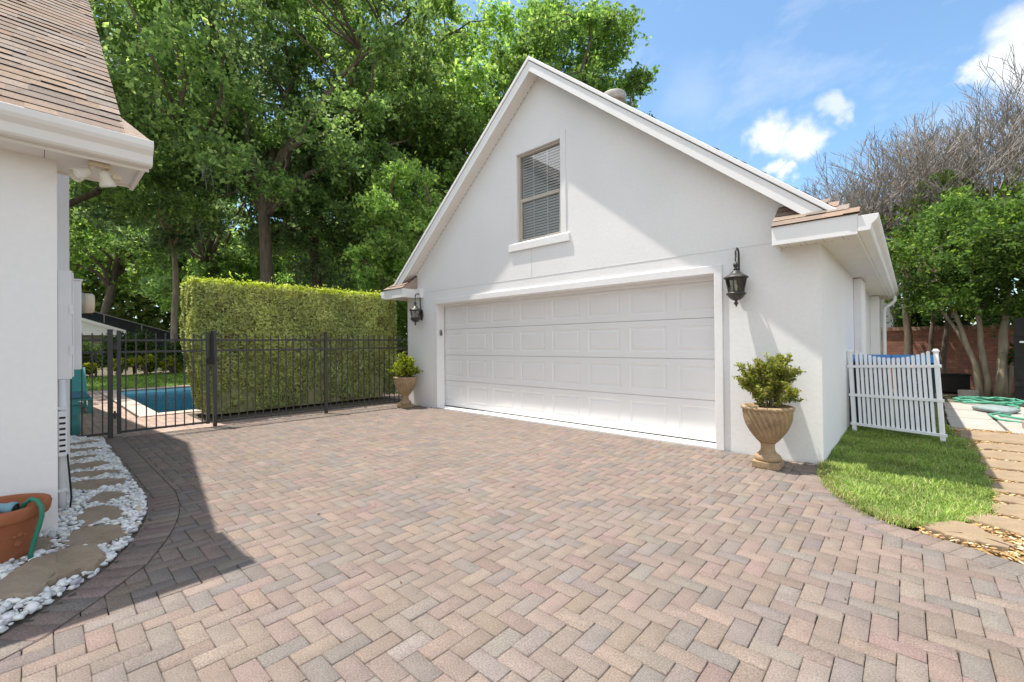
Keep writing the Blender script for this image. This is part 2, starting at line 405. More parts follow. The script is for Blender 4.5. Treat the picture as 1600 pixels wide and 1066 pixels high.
# unseen broken cloud added behind the viewer, bright to give neutral fill light
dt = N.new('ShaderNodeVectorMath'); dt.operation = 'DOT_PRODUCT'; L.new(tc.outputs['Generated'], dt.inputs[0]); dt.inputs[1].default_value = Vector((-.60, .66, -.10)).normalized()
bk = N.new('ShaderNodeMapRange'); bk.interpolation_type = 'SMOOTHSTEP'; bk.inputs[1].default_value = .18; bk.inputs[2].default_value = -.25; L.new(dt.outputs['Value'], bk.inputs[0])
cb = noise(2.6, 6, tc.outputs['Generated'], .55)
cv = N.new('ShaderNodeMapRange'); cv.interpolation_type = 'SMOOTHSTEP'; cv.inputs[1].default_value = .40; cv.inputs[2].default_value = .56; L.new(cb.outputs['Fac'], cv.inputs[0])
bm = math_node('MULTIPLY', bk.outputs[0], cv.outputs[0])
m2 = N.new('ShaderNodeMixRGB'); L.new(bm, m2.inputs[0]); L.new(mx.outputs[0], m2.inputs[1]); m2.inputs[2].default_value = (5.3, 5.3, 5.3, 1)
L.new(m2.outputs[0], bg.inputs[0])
vs = bpy.context.scene.view_settings; vs.view_transform = 'Standard'; vs.look = 'None'; vs.gamma = 1; vs.exposure = 1.24
cy = bpy.context.scene.cycles; cy.max_bounces = 8; cy.transparent_max_bounces = 16; cy.diffuse_bounces = 4

# ------------------------------------------------------------------ ground surfaces
def inpoly(P, poly):
    x, y = P[:, 0], P[:, 1]; c = np.zeros(len(P), bool); n = len(poly)
    for i in range(n):
        (x0, y0), (x1, y1) = poly[i], poly[(i + 1) % n]
        k = ((y0 > y) != (y1 > y)) & (x < (x1 - x0) * (y - y0) / (y1 - y0 + 1e-12) + x0)
        c ^= k
    return c
def sheet(name, poly, z, mat, kind='structure', label=None, **kw):
    m = MB(); m.quad(*[(x, y, z) for x, y in poly]); o = m.build(name, mat)
    return tag(o, label, None, None, kind)
g_ = MB()
for x0, x1, y0, y1 in ((-700,700,-700,1.5), (-700,700,6.05,700), (-700,-17.55,1.5,6.05), (-10.7,700,1.5,6.05)): g_.quad((x0,y0,-.06), (x1,y0,-.06), (x1,y1,-.06), (x0,y1,-.06))
tag(g_.build('ground', soil), kind='structure')

PAV = [(0.217, 0.172, 0.147), (0.226, 0.175, 0.148), (0.219, 0.166, 0.147), (0.188, 0.162, 0.148), (0.202, 0.173, 0.154), (0.23, 0.18, 0.149), (0.209, 0.172, 0.148)]
PW = [.22,.17,.13,.13,.12,.09,.14]
def paver_mesh(Q, tint, name, z=0.0, depth=.03, mat=None, chamfer=.006):
    """Q (n,4,2) counter-clockwise corners of each block"""
    n = len(Q); c = Q.mean(1, keepdims=True); d = c - Q; l = np.linalg.norm(d, axis=2, keepdims=True)
    h = z + rng.normal(0, .0009, (n, 1)) + rng.normal(0, .0006, (n, 4))
    A = Q + d / l * .0028; Bq = A + d / l * chamfer
    V = np.zeros((n, 12, 3), np.float32)
    V[:, 0:4, :2] = Bq; V[:, 0:4, 2] = h
    V[:, 4:8, :2] = A; V[:, 4:8, 2] = h - chamfer * .55
    V[:, 8:12, :2] = A; V[:, 8:12, 2] = z - depth
    base = [(0,1,2,3)] + [(4+i, 4+(i+1)%4, (i+1)%4, i) for i in range(4)] + [(8+i, 8+(i+1)%4, 4+(i+1)%4, 4+i) for i in range(4)]
    F = (np.array(base)[None] + (np.arange(n) * 12)[:, None, None]).reshape(-1, 4)
    return mesh_np(name, V.reshape(-1, 3), F, mat or paver, tint=np.repeat(tint, 9, 0))
# herringbone field, blocks .2 by .1 laid square to the garage
EDGE_L = [(-8.6,.665), (-4.9,.655), (-4.5,.61), (-4.23,.555), (-3.98,.48), (-3.765,.40), (-3.49,.275), (-3.27,.095), (-3.05,-.10), (-2.90,-.35), (-2.82,-.8), (-2.80,-2.2)]
EDGE_R = [(-.66,5.58), (-.63,5.15), (-.56,4.85), (-.42,4.47), (-.22,4.16), (-.01,4.03), (.22,3.95), (.47,3.83), (1.2,3.42), (2.5,2.65), (4.2,1.7)]
def offset(path, dist):
    out = []
    for i, p in enumerate(path):
        a = np.array(path[max(i-1,0)]); b = np.array(path[min(i+1,len(path)-1)]); t = (b-a)/np.linalg.norm(b-a)
        out.append((p[0] - t[1]*dist, p[1] + t[0]*dist))
    return out
inL = offset(EDGE_L, .13); inR = offset(EDGE_R, -.13)
field = inL + [(-2.7,-2.2), (4.2,-2.2)] + inR[::-1] + [(-1.735,5.56), (-8.42,5.56)]
QS = []
U = .0945
for k in range(-150, 151):
    for mm in range(-60, 61):
        # upright block then lying block of the staircase, repeated every four units
        x0 = (k + 4 * mm) * U; y0 = k * U
        QS.append((x0, y0, x0 + U, y0 + 2 * U)); QS.append((x0 + U, y0, x0 + 3 * U, y0 + U))
QS = np.array(QS)
cen = np.stack([(QS[:,0]+QS[:,2])/2, (QS[:,1]+QS[:,3])/2], 1)
QS = QS[(cen[:,0] > -9) & (cen[:,0] < 4.4) & (cen[:,1] > -2.4) & (cen[:,1] < 5.8)]
QS[:, [0,2]] += .037; QS[:, [1,3]] += .06
cen = np.stack([(QS[:,0]+QS[:,2])/2, (QS[:,1]+QS[:,3])/2], 1)
QS = QS[inpoly(cen, field)]; QS[:, 3] = np.minimum(QS[:, 3], 5.565); QS[:, 0] = np.maximum(QS[:, 0], -8.42)
Q4 = np.stack([QS[:, [0,1]], QS[:, [2,1]], QS[:, [2,3]], QS[:, [0,3]]], 1)
Q4 = Q4 + rng.normal(0, .0008, Q4.shape)
tag(paver_mesh(Q4, tints(len(Q4), PAV, PW, .055), 'driveway'), kind='structure')
def soldier(path, width, name, inward):
    P = [np.array(p) for p in path]; seg = [np.linalg.norm(P[i+1]-P[i]) for i in range(len(P)-1)]; tot = sum(seg)
    s = np.concatenate([[0], np.cumsum(seg)]); n = int(tot / .1)
    xs = np.interp(np.linspace(0, tot, n + 1), s, [p[0] for p in P]); ys = np.interp(np.linspace(0, tot, n + 1), s, [p[1] for p in P])
    pts = np.stack([xs, ys], 1); tn = np.gradient(pts, axis=0)
    for _ in range(3): tn[1:-1] = (tn[:-2] + tn[1:-1] + tn[2:]) / 3
    tn = unit(tn); nn = np.stack([-tn[:, 1], tn[:, 0]], 1) * inward; I = pts + nn * width
    Q = np.stack([pts[:-1], pts[1:], I[1:], I[:-1]], 1)
    if inward < 0: Q = Q[:, ::-1]
    tag(paver_mesh(Q, tints(n, PAV, PW, .055), name, z=.004, depth=.05), kind='structure')
soldier(EDGE_L, .205, 'driveway_edging', 1)
soldier(EDGE_R, .205, 'driveway_kerb', -1)
m = MB()
for path, sg in ((EDGE_L, 1),):
    a_, b_ = offset(path, .2055 * sg), offset(path, .2105 * sg)
    for k in range(len(a_) - 1): m.quad((*a_[k], .0035), (*a_[k+1], .0035), (*b_[k+1], .0035), (*b_[k], .0035))
tag(m.build('edging_joint_sand', joint), kind='structure')
sheet('driveway_joint_sand', [(-8.45,-2.3), (4.4,-2.3), (4.4,5.56), (-8.45,5.56)], -.014, joint)

P = np.stack([rng.uniform(-7.5, 1.5, 70), rng.uniform(.9, 5.4, 70), rng.uniform(.004, .010, 70)], 1); P = P[P[:, 1] > 1.2 - .3 * P[:, 0] * 0]
V, F = leaf_quads(P, np.full(len(P), .016), 4.0, .5)
tag(mesh_np('leaf_litter', V, F, M('dry_leaf', (1,1,1), .8, .1, attr=True), tint=tints(len(P), [(.14,.08,.04), (.22,.14,.06), (.09,.06,.035)])), kind='stuff')
# pool deck of pinkish pavers beyond the fence
dq = []
y = -2.0; row = 0
while y < 9.0:
    x = -18.3 + (row % 2) * .1
    while x < -8.46:
        if not (-17.75 < x + .1 < -10.55 and 1.30 < y + .05 < 6.3): dq.append((x, y, min(x + .2, -8.45), y + .1))
        x += .2
    y += .1; row += 1
dq = np.array(dq); D4 = np.stack([dq[:, [0,1]], dq[:, [2,1]], dq[:, [2,3]], dq[:, [0,3]]], 1)
tag(paver_mesh(D4, tints(len(D4), [(.40,.29,.24), (.43,.32,.26), (.37,.29,.25), (.41,.30,.26)], None, .05), 'pool_deck', mat=decktile), kind='structure')
m = MB()
for x0, x1, y0, y1 in ((-18.35,-8.45,-2.05,1.45), (-18.35,-8.45,6.1,9.05), (-18.35,-17.6,1.45,6.1), (-10.65,-8.45,1.45,6.1)): m.quad((x0,y0,-.034), (x1,y0,-.034), (x1,y1,-.034), (x0,y1,-.034))
tag(m.build('pool_deck_bed', joint), kind='structure')
# pool basin, coping, water
p = MB(); X0, X1, Y0, Y1 = -17.4, -10.85, 1.65, 5.9
p.quad((X0,Y0,-1.5),(X1,Y0,-1.5),(X1,Y1,-1.5),(X0,Y1,-1.5))
for a, b in (((X0,Y0),(X1,Y0)), ((X1,Y0),(X1,Y1)), ((X1,Y1),(X0,Y1)), ((X0,Y1),(X0,Y0))): p.quad((*a,-1.5), (*b,-1.5), (*b,.0), (*a,.0))
tag(p.build('pool_basin', poolm), kind='structure')
p = MB(); wd = .32
for x0, x1, y0, y1 in ((X0-wd,X1+wd,Y0-wd,Y0), (X0-wd,X1+wd,Y1,Y1+wd), (X0-wd,X0,Y0,Y1), (X1,X1+wd,Y0,Y1)): p.box(x0, x1, y0, y1, -.03, .022)
tag(p.build('pool_coping', coping, bevel=.01), kind='structure')
p = MB(); p.quad((X0,Y0,-.10),(X1,Y0,-.10),(X1,Y1,-.10),(X0,Y1,-.10)); tag(p.build('pool_water', waterm), kind='structure')
sheet('lawn', [(-27.5,-9), (-18.35,-9), (-18.35,14), (-27.5,14)], -.02, turf)
sheet('hedge_bed', [(-10.35,2.0), (-8.95,2.0), (-8.85,5.9), (-10.35,5.9)], .004, bedsoil)
def bedh(x, y):
    P = np.stack([np.atleast_1d(x), np.atleast_1d(y)], 1).astype(float); d = np.full(len(P), 9.0)
    for a_, b_ in zip(EDGE_L, EDGE_L[1:]):
        a_, b_ = np.array(a_), np.array(b_); t_ = np.clip(((P - a_) @ (b_ - a_)) / ((b_ - a_) @ (b_ - a_)), 0, 1)
        d = np.minimum(d, np.linalg.norm(P - a_ - t_[:, None] * (b_ - a_), axis=1))
    return .095 * np.clip(d / .42, 0, 1)
def lift(p):
    q = np.array(p, float)      # slide an outline taken on the flat up onto the banked bed
    for _ in range(6): q = np.array(p) * (1.3 - bedh(q[0], q[1])[0]) / 1.3
    return tuple(q)
gx_, gy_ = np.meshgrid(np.arange(-8.5, -2.7, .05), np.arange(-2.2, .75, .05)); P = np.stack([gx_.ravel(), gy_.ravel()], 1)
P = P[inpoly(P + .025, [(-8.47,-.02)] + [(x, y + .03) for x, y in EDGE_L] + [(-4.4,-2.2), (-4.4,-.02)])]
V = np.zeros((len(P), 4, 3)); 
for i, (dx, dy) in enumerate(((0,0),(.05,0),(.05,.05),(0,.05))):
    V[:, i, 0] = P[:, 0] + dx; V[:, i, 1] = P[:, 1] + dy; V[:, i, 2] = bedh(V[:, i, 0], V[:, i, 1]) - .004
tag(mesh_np('gravel_bed', V.reshape(-1, 3), np.arange(len(P) * 4).reshape(-1, 4), bedsoil), kind='structure')
path_poly = [(-.01,4.03), (.22,3.95), (.47,3.83), (1.2,3.42), (1.55,3.3), (1.55,9.2), (.35,9.2), (.5,7.2), (.52,6.2), (.5,5.4), (.4,4.7), (.25,4.3)]
sheet('side_bed', [(1.55,3.2), (2.5,2.62), (4.2,1.68), (9,0), (9,13.2), (1.55,13.2)], -.006, bedsoil)
sheet('mulch_path', path_poly, -.002, M('mulch_base', (.33,.21,.09), .95, .35, 25, .8, 60))

# white pebbles
def pebbles(name, poly, n, smin, smax, cols, mat, z0, avoid=(), flat=.5, zj=.02, kind='stuff', box=None, label=None, wts=None, hf=None):
    poly = [tuple(p) for p in poly]; A = np.array(poly); lo, hi = A.min(0), A.max(0)
    P = rng.uniform(lo, hi, (n * 8, 2)); P = P[inpoly(P, poly)]
    for a in avoid: P = P[~inpoly(P, a)]
    P = P[:n]; n = len(P)
    ico = []; t = (1 + 5 ** .5) / 2
    vs = np.array([(-1,t,0),(1,t,0),(-1,-t,0),(1,-t,0),(0,-1,t),(0,1,t),(0,-1,-t),(0,1,-t),(t,0,-1),(t,0,1),(-t,0,-1),(-t,0,1)], float); vs /= np.linalg.norm(vs[0])
    fs = np.array([(0,11,5),(0,5,1),(0,1,7),(0,7,10),(0,10,11),(1,5,9),(5,11,4),(11,10,2),(10,7,6),(7,1,8),(3,9,4),(3,4,2),(3,2,6),(3,6,8),(3,8,9),(4,9,5),(2,4,11),(6,2,10),(8,6,7),(9,8,1)])
    S = smin + (smax - smin) * rng.uniform(0, 1, (n, 1, 1)) ** 1.7; sh = np.concatenate([np.ones((n,1,1)) * rng.uniform(.8,1.35,(n,1,1)), rng.uniform(.55,.95,(n,1,1)), rng.uniform(.3,.6,(n,1,1)) * flat * 2], 2)
    V = vs[None] * S * sh * (1 + rng.normal(0, .09, (n, 12, 1)))
    a = rng.uniform(0, 6.28, n); ca, sa = np.cos(a)[:,None], np.sin(a)[:,None]; tl = rng.normal(0, .25, (n, 1))
    x = V[..., 0] * ca - V[..., 1] * sa; y = V[..., 0] * sa + V[..., 1] * ca; zz = V[..., 2] + x * tl
    V = np.stack([x + P[:, None, 0], y + P[:, None, 1], zz + z0 + rng.uniform(0, zj, (n, 1)) + (hf(P[:, 0], P[:, 1])[:, None] if hf else 0)], 2)
    F = (fs[None] + (np.arange(n) * 12)[:, None, None]).reshape(-1, 3)
    o = mesh_np(name, V.reshape(-1, 3), F, mat, tint=np.repeat(tints(n, cols, wts, .07), 20, 0), smooth=True)
    return tag(o, label, None, None, kind)
SHRINK = lambda poly, k=.93: [tuple(np.array(p) * k + np.mean(poly, 0) * (1 - k)) for p in poly]
STL = [   # outlines of the flagstones in the pebble bed by the house, nearest the camera first
 [(-3.52,-.16),(-3.92,-.02),(-3.97,.14),(-3.86,.28),(-3.60,.31),(-3.49,.25),(-3.45,.10),(-3.36,.03),(-3.33,-.06)],
 [(-4.06,.12),(-4.42,.19),(-4.34,.36),(-4.19,.43),(-3.99,.43),(-3.885,.31),(-3.96,.16)],
 [(-4.66,.19),(-4.93,.29),(-4.80,.44),(-4.63,.485),(-4.40,.47),(-4.39,.24)],
 [(-5.08,.29),(-5.33,.37),(-5.25,.52),(-4.96,.565),(-4.93,.37)],
 [(-5.55,.16),(-5.87,.16),(-5.90,.40),(-5.66,.62),(-5.45,.58),(-5.43,.36)],
 [(-6.02,.17),(-6.32,.18),(-6.30,.44),(-6.12,.62),(-5.98,.60),(-5.97,.36)],
 [(-6.45,.19),(-6.85,.21),(-6.78,.50),(-6.55,.60),(-6.42,.46)],
 [(-6.98,.21),(-7.32,.22),(-7.22,.52),(-7.03,.50)],
 [(-7.48,.22),(-7.88,.24),(-7.76,.56),(-7.52,.58)],
 [(-8.02,.24),(-8.34,.25),(-8.36,.56),(-8.14,.62)],
 [(-4.00,-.30),(-4.42,-.26),(-4.43,.02),(-4.30,.09),(-4.10,.085),(-3.98,-.05)],
 [(-3.40,-.52),(-3.72,-.55),(-3.78,-.34),(-3.52,-.28)],
]
def stone(name, poly, z, h, label, cat, group, mat=None, rough=.02, hf=None):
    # a slab with a wavering outline and worn, rounded top edge
    pts = []
    n = len(poly)
    A = [np.array(p) for p in poly]
    if sum(A[i][0]*A[(i+1)%n][1] - A[(i+1)%n][0]*A[i][1] for i in range(n)) < 0: A = A[::-1]
    for i in range(n):
        a, b, c_, d = A[i-1], A[i], A[(i+1)%n], A[(i+2)%n]
        for t in (0, .25, .5, .75):
            q = .5*((2*b) + (-a+c_)*t + (2*a-5*b+4*c_-d)*t*t + (-a+3*b-3*c_+d)*t**3)
            lin = b + (c_-b)*t
            pts.append(lin*.45 + q*.55 + rng.normal(0, rough*.5, 2))
    m = MB(); k = len(pts); c0 = np.mean(pts, 0)
    if hf: z = float(np.mean([hf(p[0], p[1])[0] for p in pts]))
    rings = [(1.0, z-.03), (1.0, z+h*.72), (.985, z+h*.93), (.955, z+h), (.6, z+h+.002), (.25, z+h-.001)]
    for s, zz in rings: m.v += [tuple((p-c0)*s+c0)+(zz + (rng.normal(0,.0018) if s<1 else 0) + ((hf(p[0], p[1])[0] - z) * .85 * s if hf else 0),) for p in pts]
    for j in range(len(rings)-1):
        for i in range(k): m.face(j*k+i, j*k+(i+1)%k, (j+1)*k+(i+1)%k, (j+1)*k+i)
    m.face(*[(len(rings)-1)*k+i for i in range(k)])
    return tag(m.build(name, mat or flag, loc=(c0[0], c0[1], z), smooth=False), label, cat, group)
LBL = ['large thick brown flagstone at the driveway edge in the white pebbles', 'wide brown flagstone just past the terracotta pot and the house corner',
 'brown flagstone third along from the big one in the white pebbles', 'narrow brown flagstone fourth along the pebble strip beside the conduits',
 'brown flagstone fifth along the pebble strip, nearly touching the next', 'flat brown flagstone sixth along the pebble strip, close behind its neighbour',
 'brown flagstone seventh along the pebble strip toward the gate', 'small brown flagstone eighth along the pebble strip toward the gate',
 'brown flagstone next but one to the black gate in the pebbles', 'brown flagstone right in front of the black side fence panel',
 'grey brown flagstone half hidden behind the terracotta pot', 'small flagstone cut off in front of the terracotta pot']
for i, (q, lb) in enumerate(zip(STL, LBL)):
    stone('flagstone', SHRINK([lift(p) for p in q], .94), .0, .05 if i == 0 else .022, lb, 'flagstone', 'flagstones in the white pebble strip', hf=bedh)
STL = [[lift(p) for p in q] for q in STL]
bed = [(-8.45,.13)] + [(x, y - .012) for x, y in EDGE_L if y > -1.2] + [(-2.84,-1.2), (-4.12,-1.2), (-4.12,.10), (-4.6,.11)]
PEB = [(.76,.755,.73), (.63,.63,.62), (.80,.78,.74), (.46,.46,.46), (.60,.50,.38)]
pebbles('white_pebbles', bed, 9500, .008, .032, PEB, pebble, .004, [SHRINK(q, .93) for q in STL], .55, .026, wts=[.4,.26,.2,.1,.04], hf=bedh)
STR = [   # stepping stones of the path on the grass side, from the driveway
 [(.03,4.10),(.19,4.36),(.31,4.33),(.43,4.14),(.47,4.03),(.36,3.99),(.22,3.97),(.12,4.02)],
 [(.24,4.47),(.345,4.66),(.60,4.68),(.95,4.58),(1.02,4.30),(.60,4.26),(.42,4.38)],
 [(.42,4.76),(.45,5.0),(.62,5.09),(1.0,5.05),(1.05,4.80),(.62,4.70)],
 [(.47,5.13),(.50,5.30),(.66,5.36),(1.1,5.38),(1.1,5.18),(.62,5.10)],
 [(.50,5.42),(.49,5.70),(.72,5.86),(1.1,5.84),(1.15,5.50),(.7,5.44)],
 [(.52,5.98),(.50,6.28),(.78,6.34),(1.15,6.30),(1.2,6.0),(.75,5.92)],
 [(.53,6.42),(.52,6.80),(.85,6.86),(1.2,6.80),(1.22,6.48),(.82,6.42)],
 [(.54,6.93),(.55,7.30),(.78,7.40),(1.25,7.36),(1.25,7.0),(.88,6.93)],
 [(.55,7.45),(.56,7.76),(.86,7.92),(1.3,7.86),(1.3,7.5),(.82,7.46)],
 [(.48,8.06),(.48,8.72),(1.12,8.80),(1.4,8.6),(1.35,8.1)],
 [(.50,4.06),(.52,4.20),(.80,4.17),(1.05,3.98),(.92,3.75),(.62,3.88)],
]
LBR = ['pointed tan stepping stone beside the driveway kerb and the grass edge', 'long tan stepping stone next after the pointed one by the driveway',
 'tan stepping stone level with the widest bulge of grass', 'thin tan stepping stone just beyond the bulge of the grass', 'tan stepping stone at the tip of the garage shadow',
 'tan stepping stone half in garage shadow, sixth along the path', 'brown stepping stone mostly in shade, seventh along the path', 'tan stepping stone eighth along, cut by the shadow line',
 'tan stepping stone ninth along, before the last wide one', 'broad tan stepping stone touching the pale concrete slabs', 'tan stepping stone cut by the photo edge beside the pointed one']
for q, lb in zip(STR, LBR): stone('stepping_stone', SHRINK(q, .95), .0, .035, lb, 'stepping stone', 'stepping stones of the path beside the grass', mat=pathm)
pebbles('mulch_chips', path_poly, 9000, .007, .022, [(.55,.35,.14), (.45,.27,.11), (.62,.44,.22), (.34,.21,.10), (.62,.52,.36)], mulchm, .006, [SHRINK(q) for q in STR], .3, .02)
# pale concrete slabs
SL = [((.42,.98,9.05,10.2),'pale concrete slab in sun and shade nearest the stepping stones'), ((1.0,1.7,8.98,10.1),'pale concrete slab beside the stacked paving blocks'),
      ((.44,.97,10.24,11.4),'pale concrete slab behind the white picket panel'), ((.99,1.7,10.14,11.3),'pale concrete slab under the grey bag'),
      ((.46,1.0,11.44,12.5),'shaded concrete slab by the hose coil'), ((1.02,1.75,11.34,12.5),'concrete slab under the hose coil')]
for (x0, x1, y0, y1), lb in SL:
    m = MB(); m.box(0, x1-x0-.02, 0, y1-y0-.02, -.03, .028); o = m.build('concrete_slab', slabm, bevel=.008); o.location = (x0, y0, 0)
    o.rotation_euler = (rng.normal(0,.004), rng.normal(0,.004), rng.normal(0,.012)); tag(o, lb, 'concrete slab', 'concrete slabs at the end of the path')

# grass patch beside the garage
GR = [(-.69,5.64), (-.645,5.17), (-.57,4.86), (-.43,4.48), (-.23,4.17), (-.02,4.06), (.14,4.16), (.27,4.42), (.41,4.76), (.475,5.1), (.50,5.6), (.52,6.2), (.53,7.0), (.50,7.8), (.44,8.4), (.40,9.2), (.38,12.5), (-.6,12.5), (-.69,9)]
sheet('grass_bed', GR, .012, turf)
def blades(name, poly, n, hmin, hmax, wd, cols, wts, label=None, z0=.01):
    A = np.array(poly); lo, hi = A.min(0), A.max(0); P = rng.uniform(lo, hi, (n * 5, 2)); P = P[inpoly(P, poly)][:n]; n = len(P)
    # tufts: blades lean with a slow swirl and differ in length
    sw = np.sin(P[:, 0] * 9 + np.cos(P[:, 1] * 6) * 2) + np.cos(P[:, 1] * 8)
    a = rng.uniform(0, 6.28, n); d = np.stack([np.cos(a), np.sin(a)], 1); h = rng.uniform(hmin, hmax, n) * (1 + .18 * sw)
    ln = rng.uniform(.25, 1.1, n) * h; side = np.stack([-d[:, 1], d[:, 0]], 1) * wd * rng.uniform(.6, 1.2, (n, 1))
    V = np.zeros((n, 6, 3))
    for k, (t, wv_) in enumerate(((0, 1), (.55, .8), (1, .12))):
        off = d * (ln * t ** 1.8)[:, None]; zz = z0 + h * (t - .22 * t * t)
        V[:, 2*k, :2] = P + off - side * wv_; V[:, 2*k+1, :2] = P + off + side * wv_; V[:, 2*k, 2] = zz; V[:, 2*k+1, 2] = zz
    F = (np.array([(0,1,3,2), (2,3,5,4)])[None] + (np.arange(n) * 6)[:, None, None]).reshape(-1, 4)
    c = tints(n, cols, wts, .18) * (1 + .10 * sw[:, None])
    return tag(mesh_np(name, V.reshape(-1, 3), F, grassm, tint=np.repeat(np.clip(c, .01, 1), 2, 0)), label, None, None, 'stuff')
GCOL = [(0.209, 0.325, 0.061), (0.275, 0.403, 0.083), (0.352, 0.448, 0.121), (0.506, 0.47, 0.22), (0.154, 0.258, 0.05)]
near = [p for p in GR if p[1] < 9.3] ; near = near[:16] + [(-.69,9.2)]
blades('grass', near, 52000, .025, .054, .0028, GCOL, [.3,.28,.2,.1,.12])
blades('grass_fringe', [(x - .05, y - .05) for x, y in GR[:7]] + [(x + .03, y - .045) for x, y in GR[7:13]] + [(x + .06, y) for x, y in GR[13:15]] + [(.2, 8.6), (.3, 6), (.2, 4.8), (-.02, 4.3), (-.3, 4.7), (-.5, 5.2), (-.55, 5.6)], 6000, .02, .06, .0026, GCOL, [.3,.25,.15,.18,.12])
rim = [(x - .03, y - .03) for x, y in GR[:7]] + [(x + .06, y + .07) for x, y in GR[:7]][::-1]
blades('dry_grass', rim, 1500, .02, .06, .0025, [(.40,.34,.17), (.33,.30,.13), (.20,.22,.06)], None)
blades('lawn_grass', [(-27,-2), (-18.3,-2), (-18.3,8), (-27,8)], 26000, .04, .09, .012, [(.22,.38,.06), (.28,.45,.08), (.34,.48,.10)], None, z0=-.02)

# ------------------------------------------------------------------ roofing
SHC = [(0.295, 0.224, 0.176), (0.317, 0.251, 0.202), (0.273, 0.211, 0.172), (0.304, 0.216, 0.163), (0.282, 0.233, 0.198), (0.33, 0.246, 0.185), (0.251, 0.202, 0.168)]
def tabs(mb, O, A, Up, la, lu, expo=.125, lmin=.18, lmax=.5, dark=1.0, thmin=.008, thmax=.016, lo=None, hi=None):
    O = Vector(O); A = Vector(A).normalized(); Up = Vector(Up).normalized(); Nn = A.cross(Up)
    if Nn.z < 0: Nn = -Nn
    n = int(math.ceil(lu / expo))
    for i in range(n):
        u0_, u1_ = i * expo, min((i + 1) * expo + .02, lu); x = -random.uniform(0, lmax); e0 = lo(u0_) if lo else 0; e1 = hi(u0_) if hi else la
        while x < la:
            l = random.uniform(lmin, lmax); a, b = max(x, e0), min(x + l, e1); x += l
            if b - a < .004: continue
            th = random.choice((thmin, thmin, thmax)) * random.uniform(.8, 1.2)
            c = random.choice(SHC); k = random.gauss(1, .06) * dark; mb.cur = tuple(min(1, q * k) for q in c)
            j = random.gauss(0, .0015)
            p = [O + A*a + Up*(u0_+j) + Nn*th, O + A*b + Up*(u0_+j) + Nn*th, O + A*b + Up*u1_ + Nn*.0012, O + A*a + Up*u1_ + Nn*.0012]
            q = [O + A*a + Up*(u0_+j) - Nn*.002, O + A*b + Up*(u0_+j) - Nn*.002]
            mb.quad(*p); mb.cur = (.035,.03,.027); mb.quad(q[0], q[1], p[1], p[0])
            for e in ((p[0], p[3]), (p[1], p[2])): mb.quad(e[0], e[1], e[1] - Nn*th, e[0] - Nn*th)
    mb.cur = None

# ------------------------------------------------------------------ the garage
XC, SL_ = -4.44, .838
gar = thing('garage', 'white stucco garage with steep gable and wide panelled door', 'garage', (XC, 5.57, 0))
zt = lambda x, z0: z0 - SL_ * abs(x - XC)
XR, XL, YW = -.69, -8.19, 5.57
OL, OR, OT = -7.165, -1.75, 2.125
WX0, WX1, WZ0, WZ1 = -4.93, -4.02, 3.0, 4.505
m = MB(); Y0, Y1 = YW, YW + .195
m.box(XL, OL, Y0, Y1, -.02, OT); m.box(OR, XR, Y0, Y1, -.02, OT); m.box(XL, XR, Y0, Y1, OT, 2.45)
tz = lambda x: zt(x, 5.695)
m.prism([(XL, 2.45), (WX0, 2.45), (WX0, tz(WX0)), (XL, tz(XL))], 'y', Y1, Y0)
m.prism([(WX0, 2.45), (WX1, 2.45), (WX1, WZ0), (WX0, WZ0)], 'y', Y1, Y0)
m.prism([(WX0, WZ1), (WX1, WZ1), (WX1, tz(WX1)), (XC, tz(XC)), (WX0, tz(WX0))], 'y', Y1, Y0)
m.prism([(WX1, 2.45), (XR, 2.45), (XR, tz(XR)), (WX1, tz(WX1))], 'y', Y1, Y0)
m.box(XR - .2, XR, Y1, 14.0, -.02, 2.45); m.box(XL, XL + .2, Y1, 14.0, -.02, 2.45)
m.prism([(XL + .2, -.02), (XR - .2, -.02), (XR - .2, tz(XR - .2)), (XC, tz(XC)), (XL + .2, tz(XL + .2))], 'y', 14.0, 13.8)
m.build('wall', stucco, gar)
m = MB(); m.box(XR + .001, -.585, 9.08, 9.9, -.02, 2.315); m.build('pilaster', stucco, gar, bevel=.008)
m = MB(); m.box(XR + .001, -.53, 13.0, 13.95, -.02, 2.315); m.build('pilaster', stucco, gar, bevel=.008)
# raised band round the opening and stucco joints
m = MB(); b = .03
m.prism([(OR, 0), (OR + .095, 0), (OR + .095, OT + .10), (OL - .0, OT + .10), (OL - .0, OT), (OR, OT)], 'y', YW - b, YW - .0005)
m.build('door_surround', stucco, gar, bevel=.006)
m = MB()
m.box(XL + .4, XR - .35, YW - .003, YW, 2.392, 2.398)
m.box(WX0 + .30, WX0 + .306, YW - .003, YW, 2.41, 2.86); m.build('control_joint', beadg, gar)
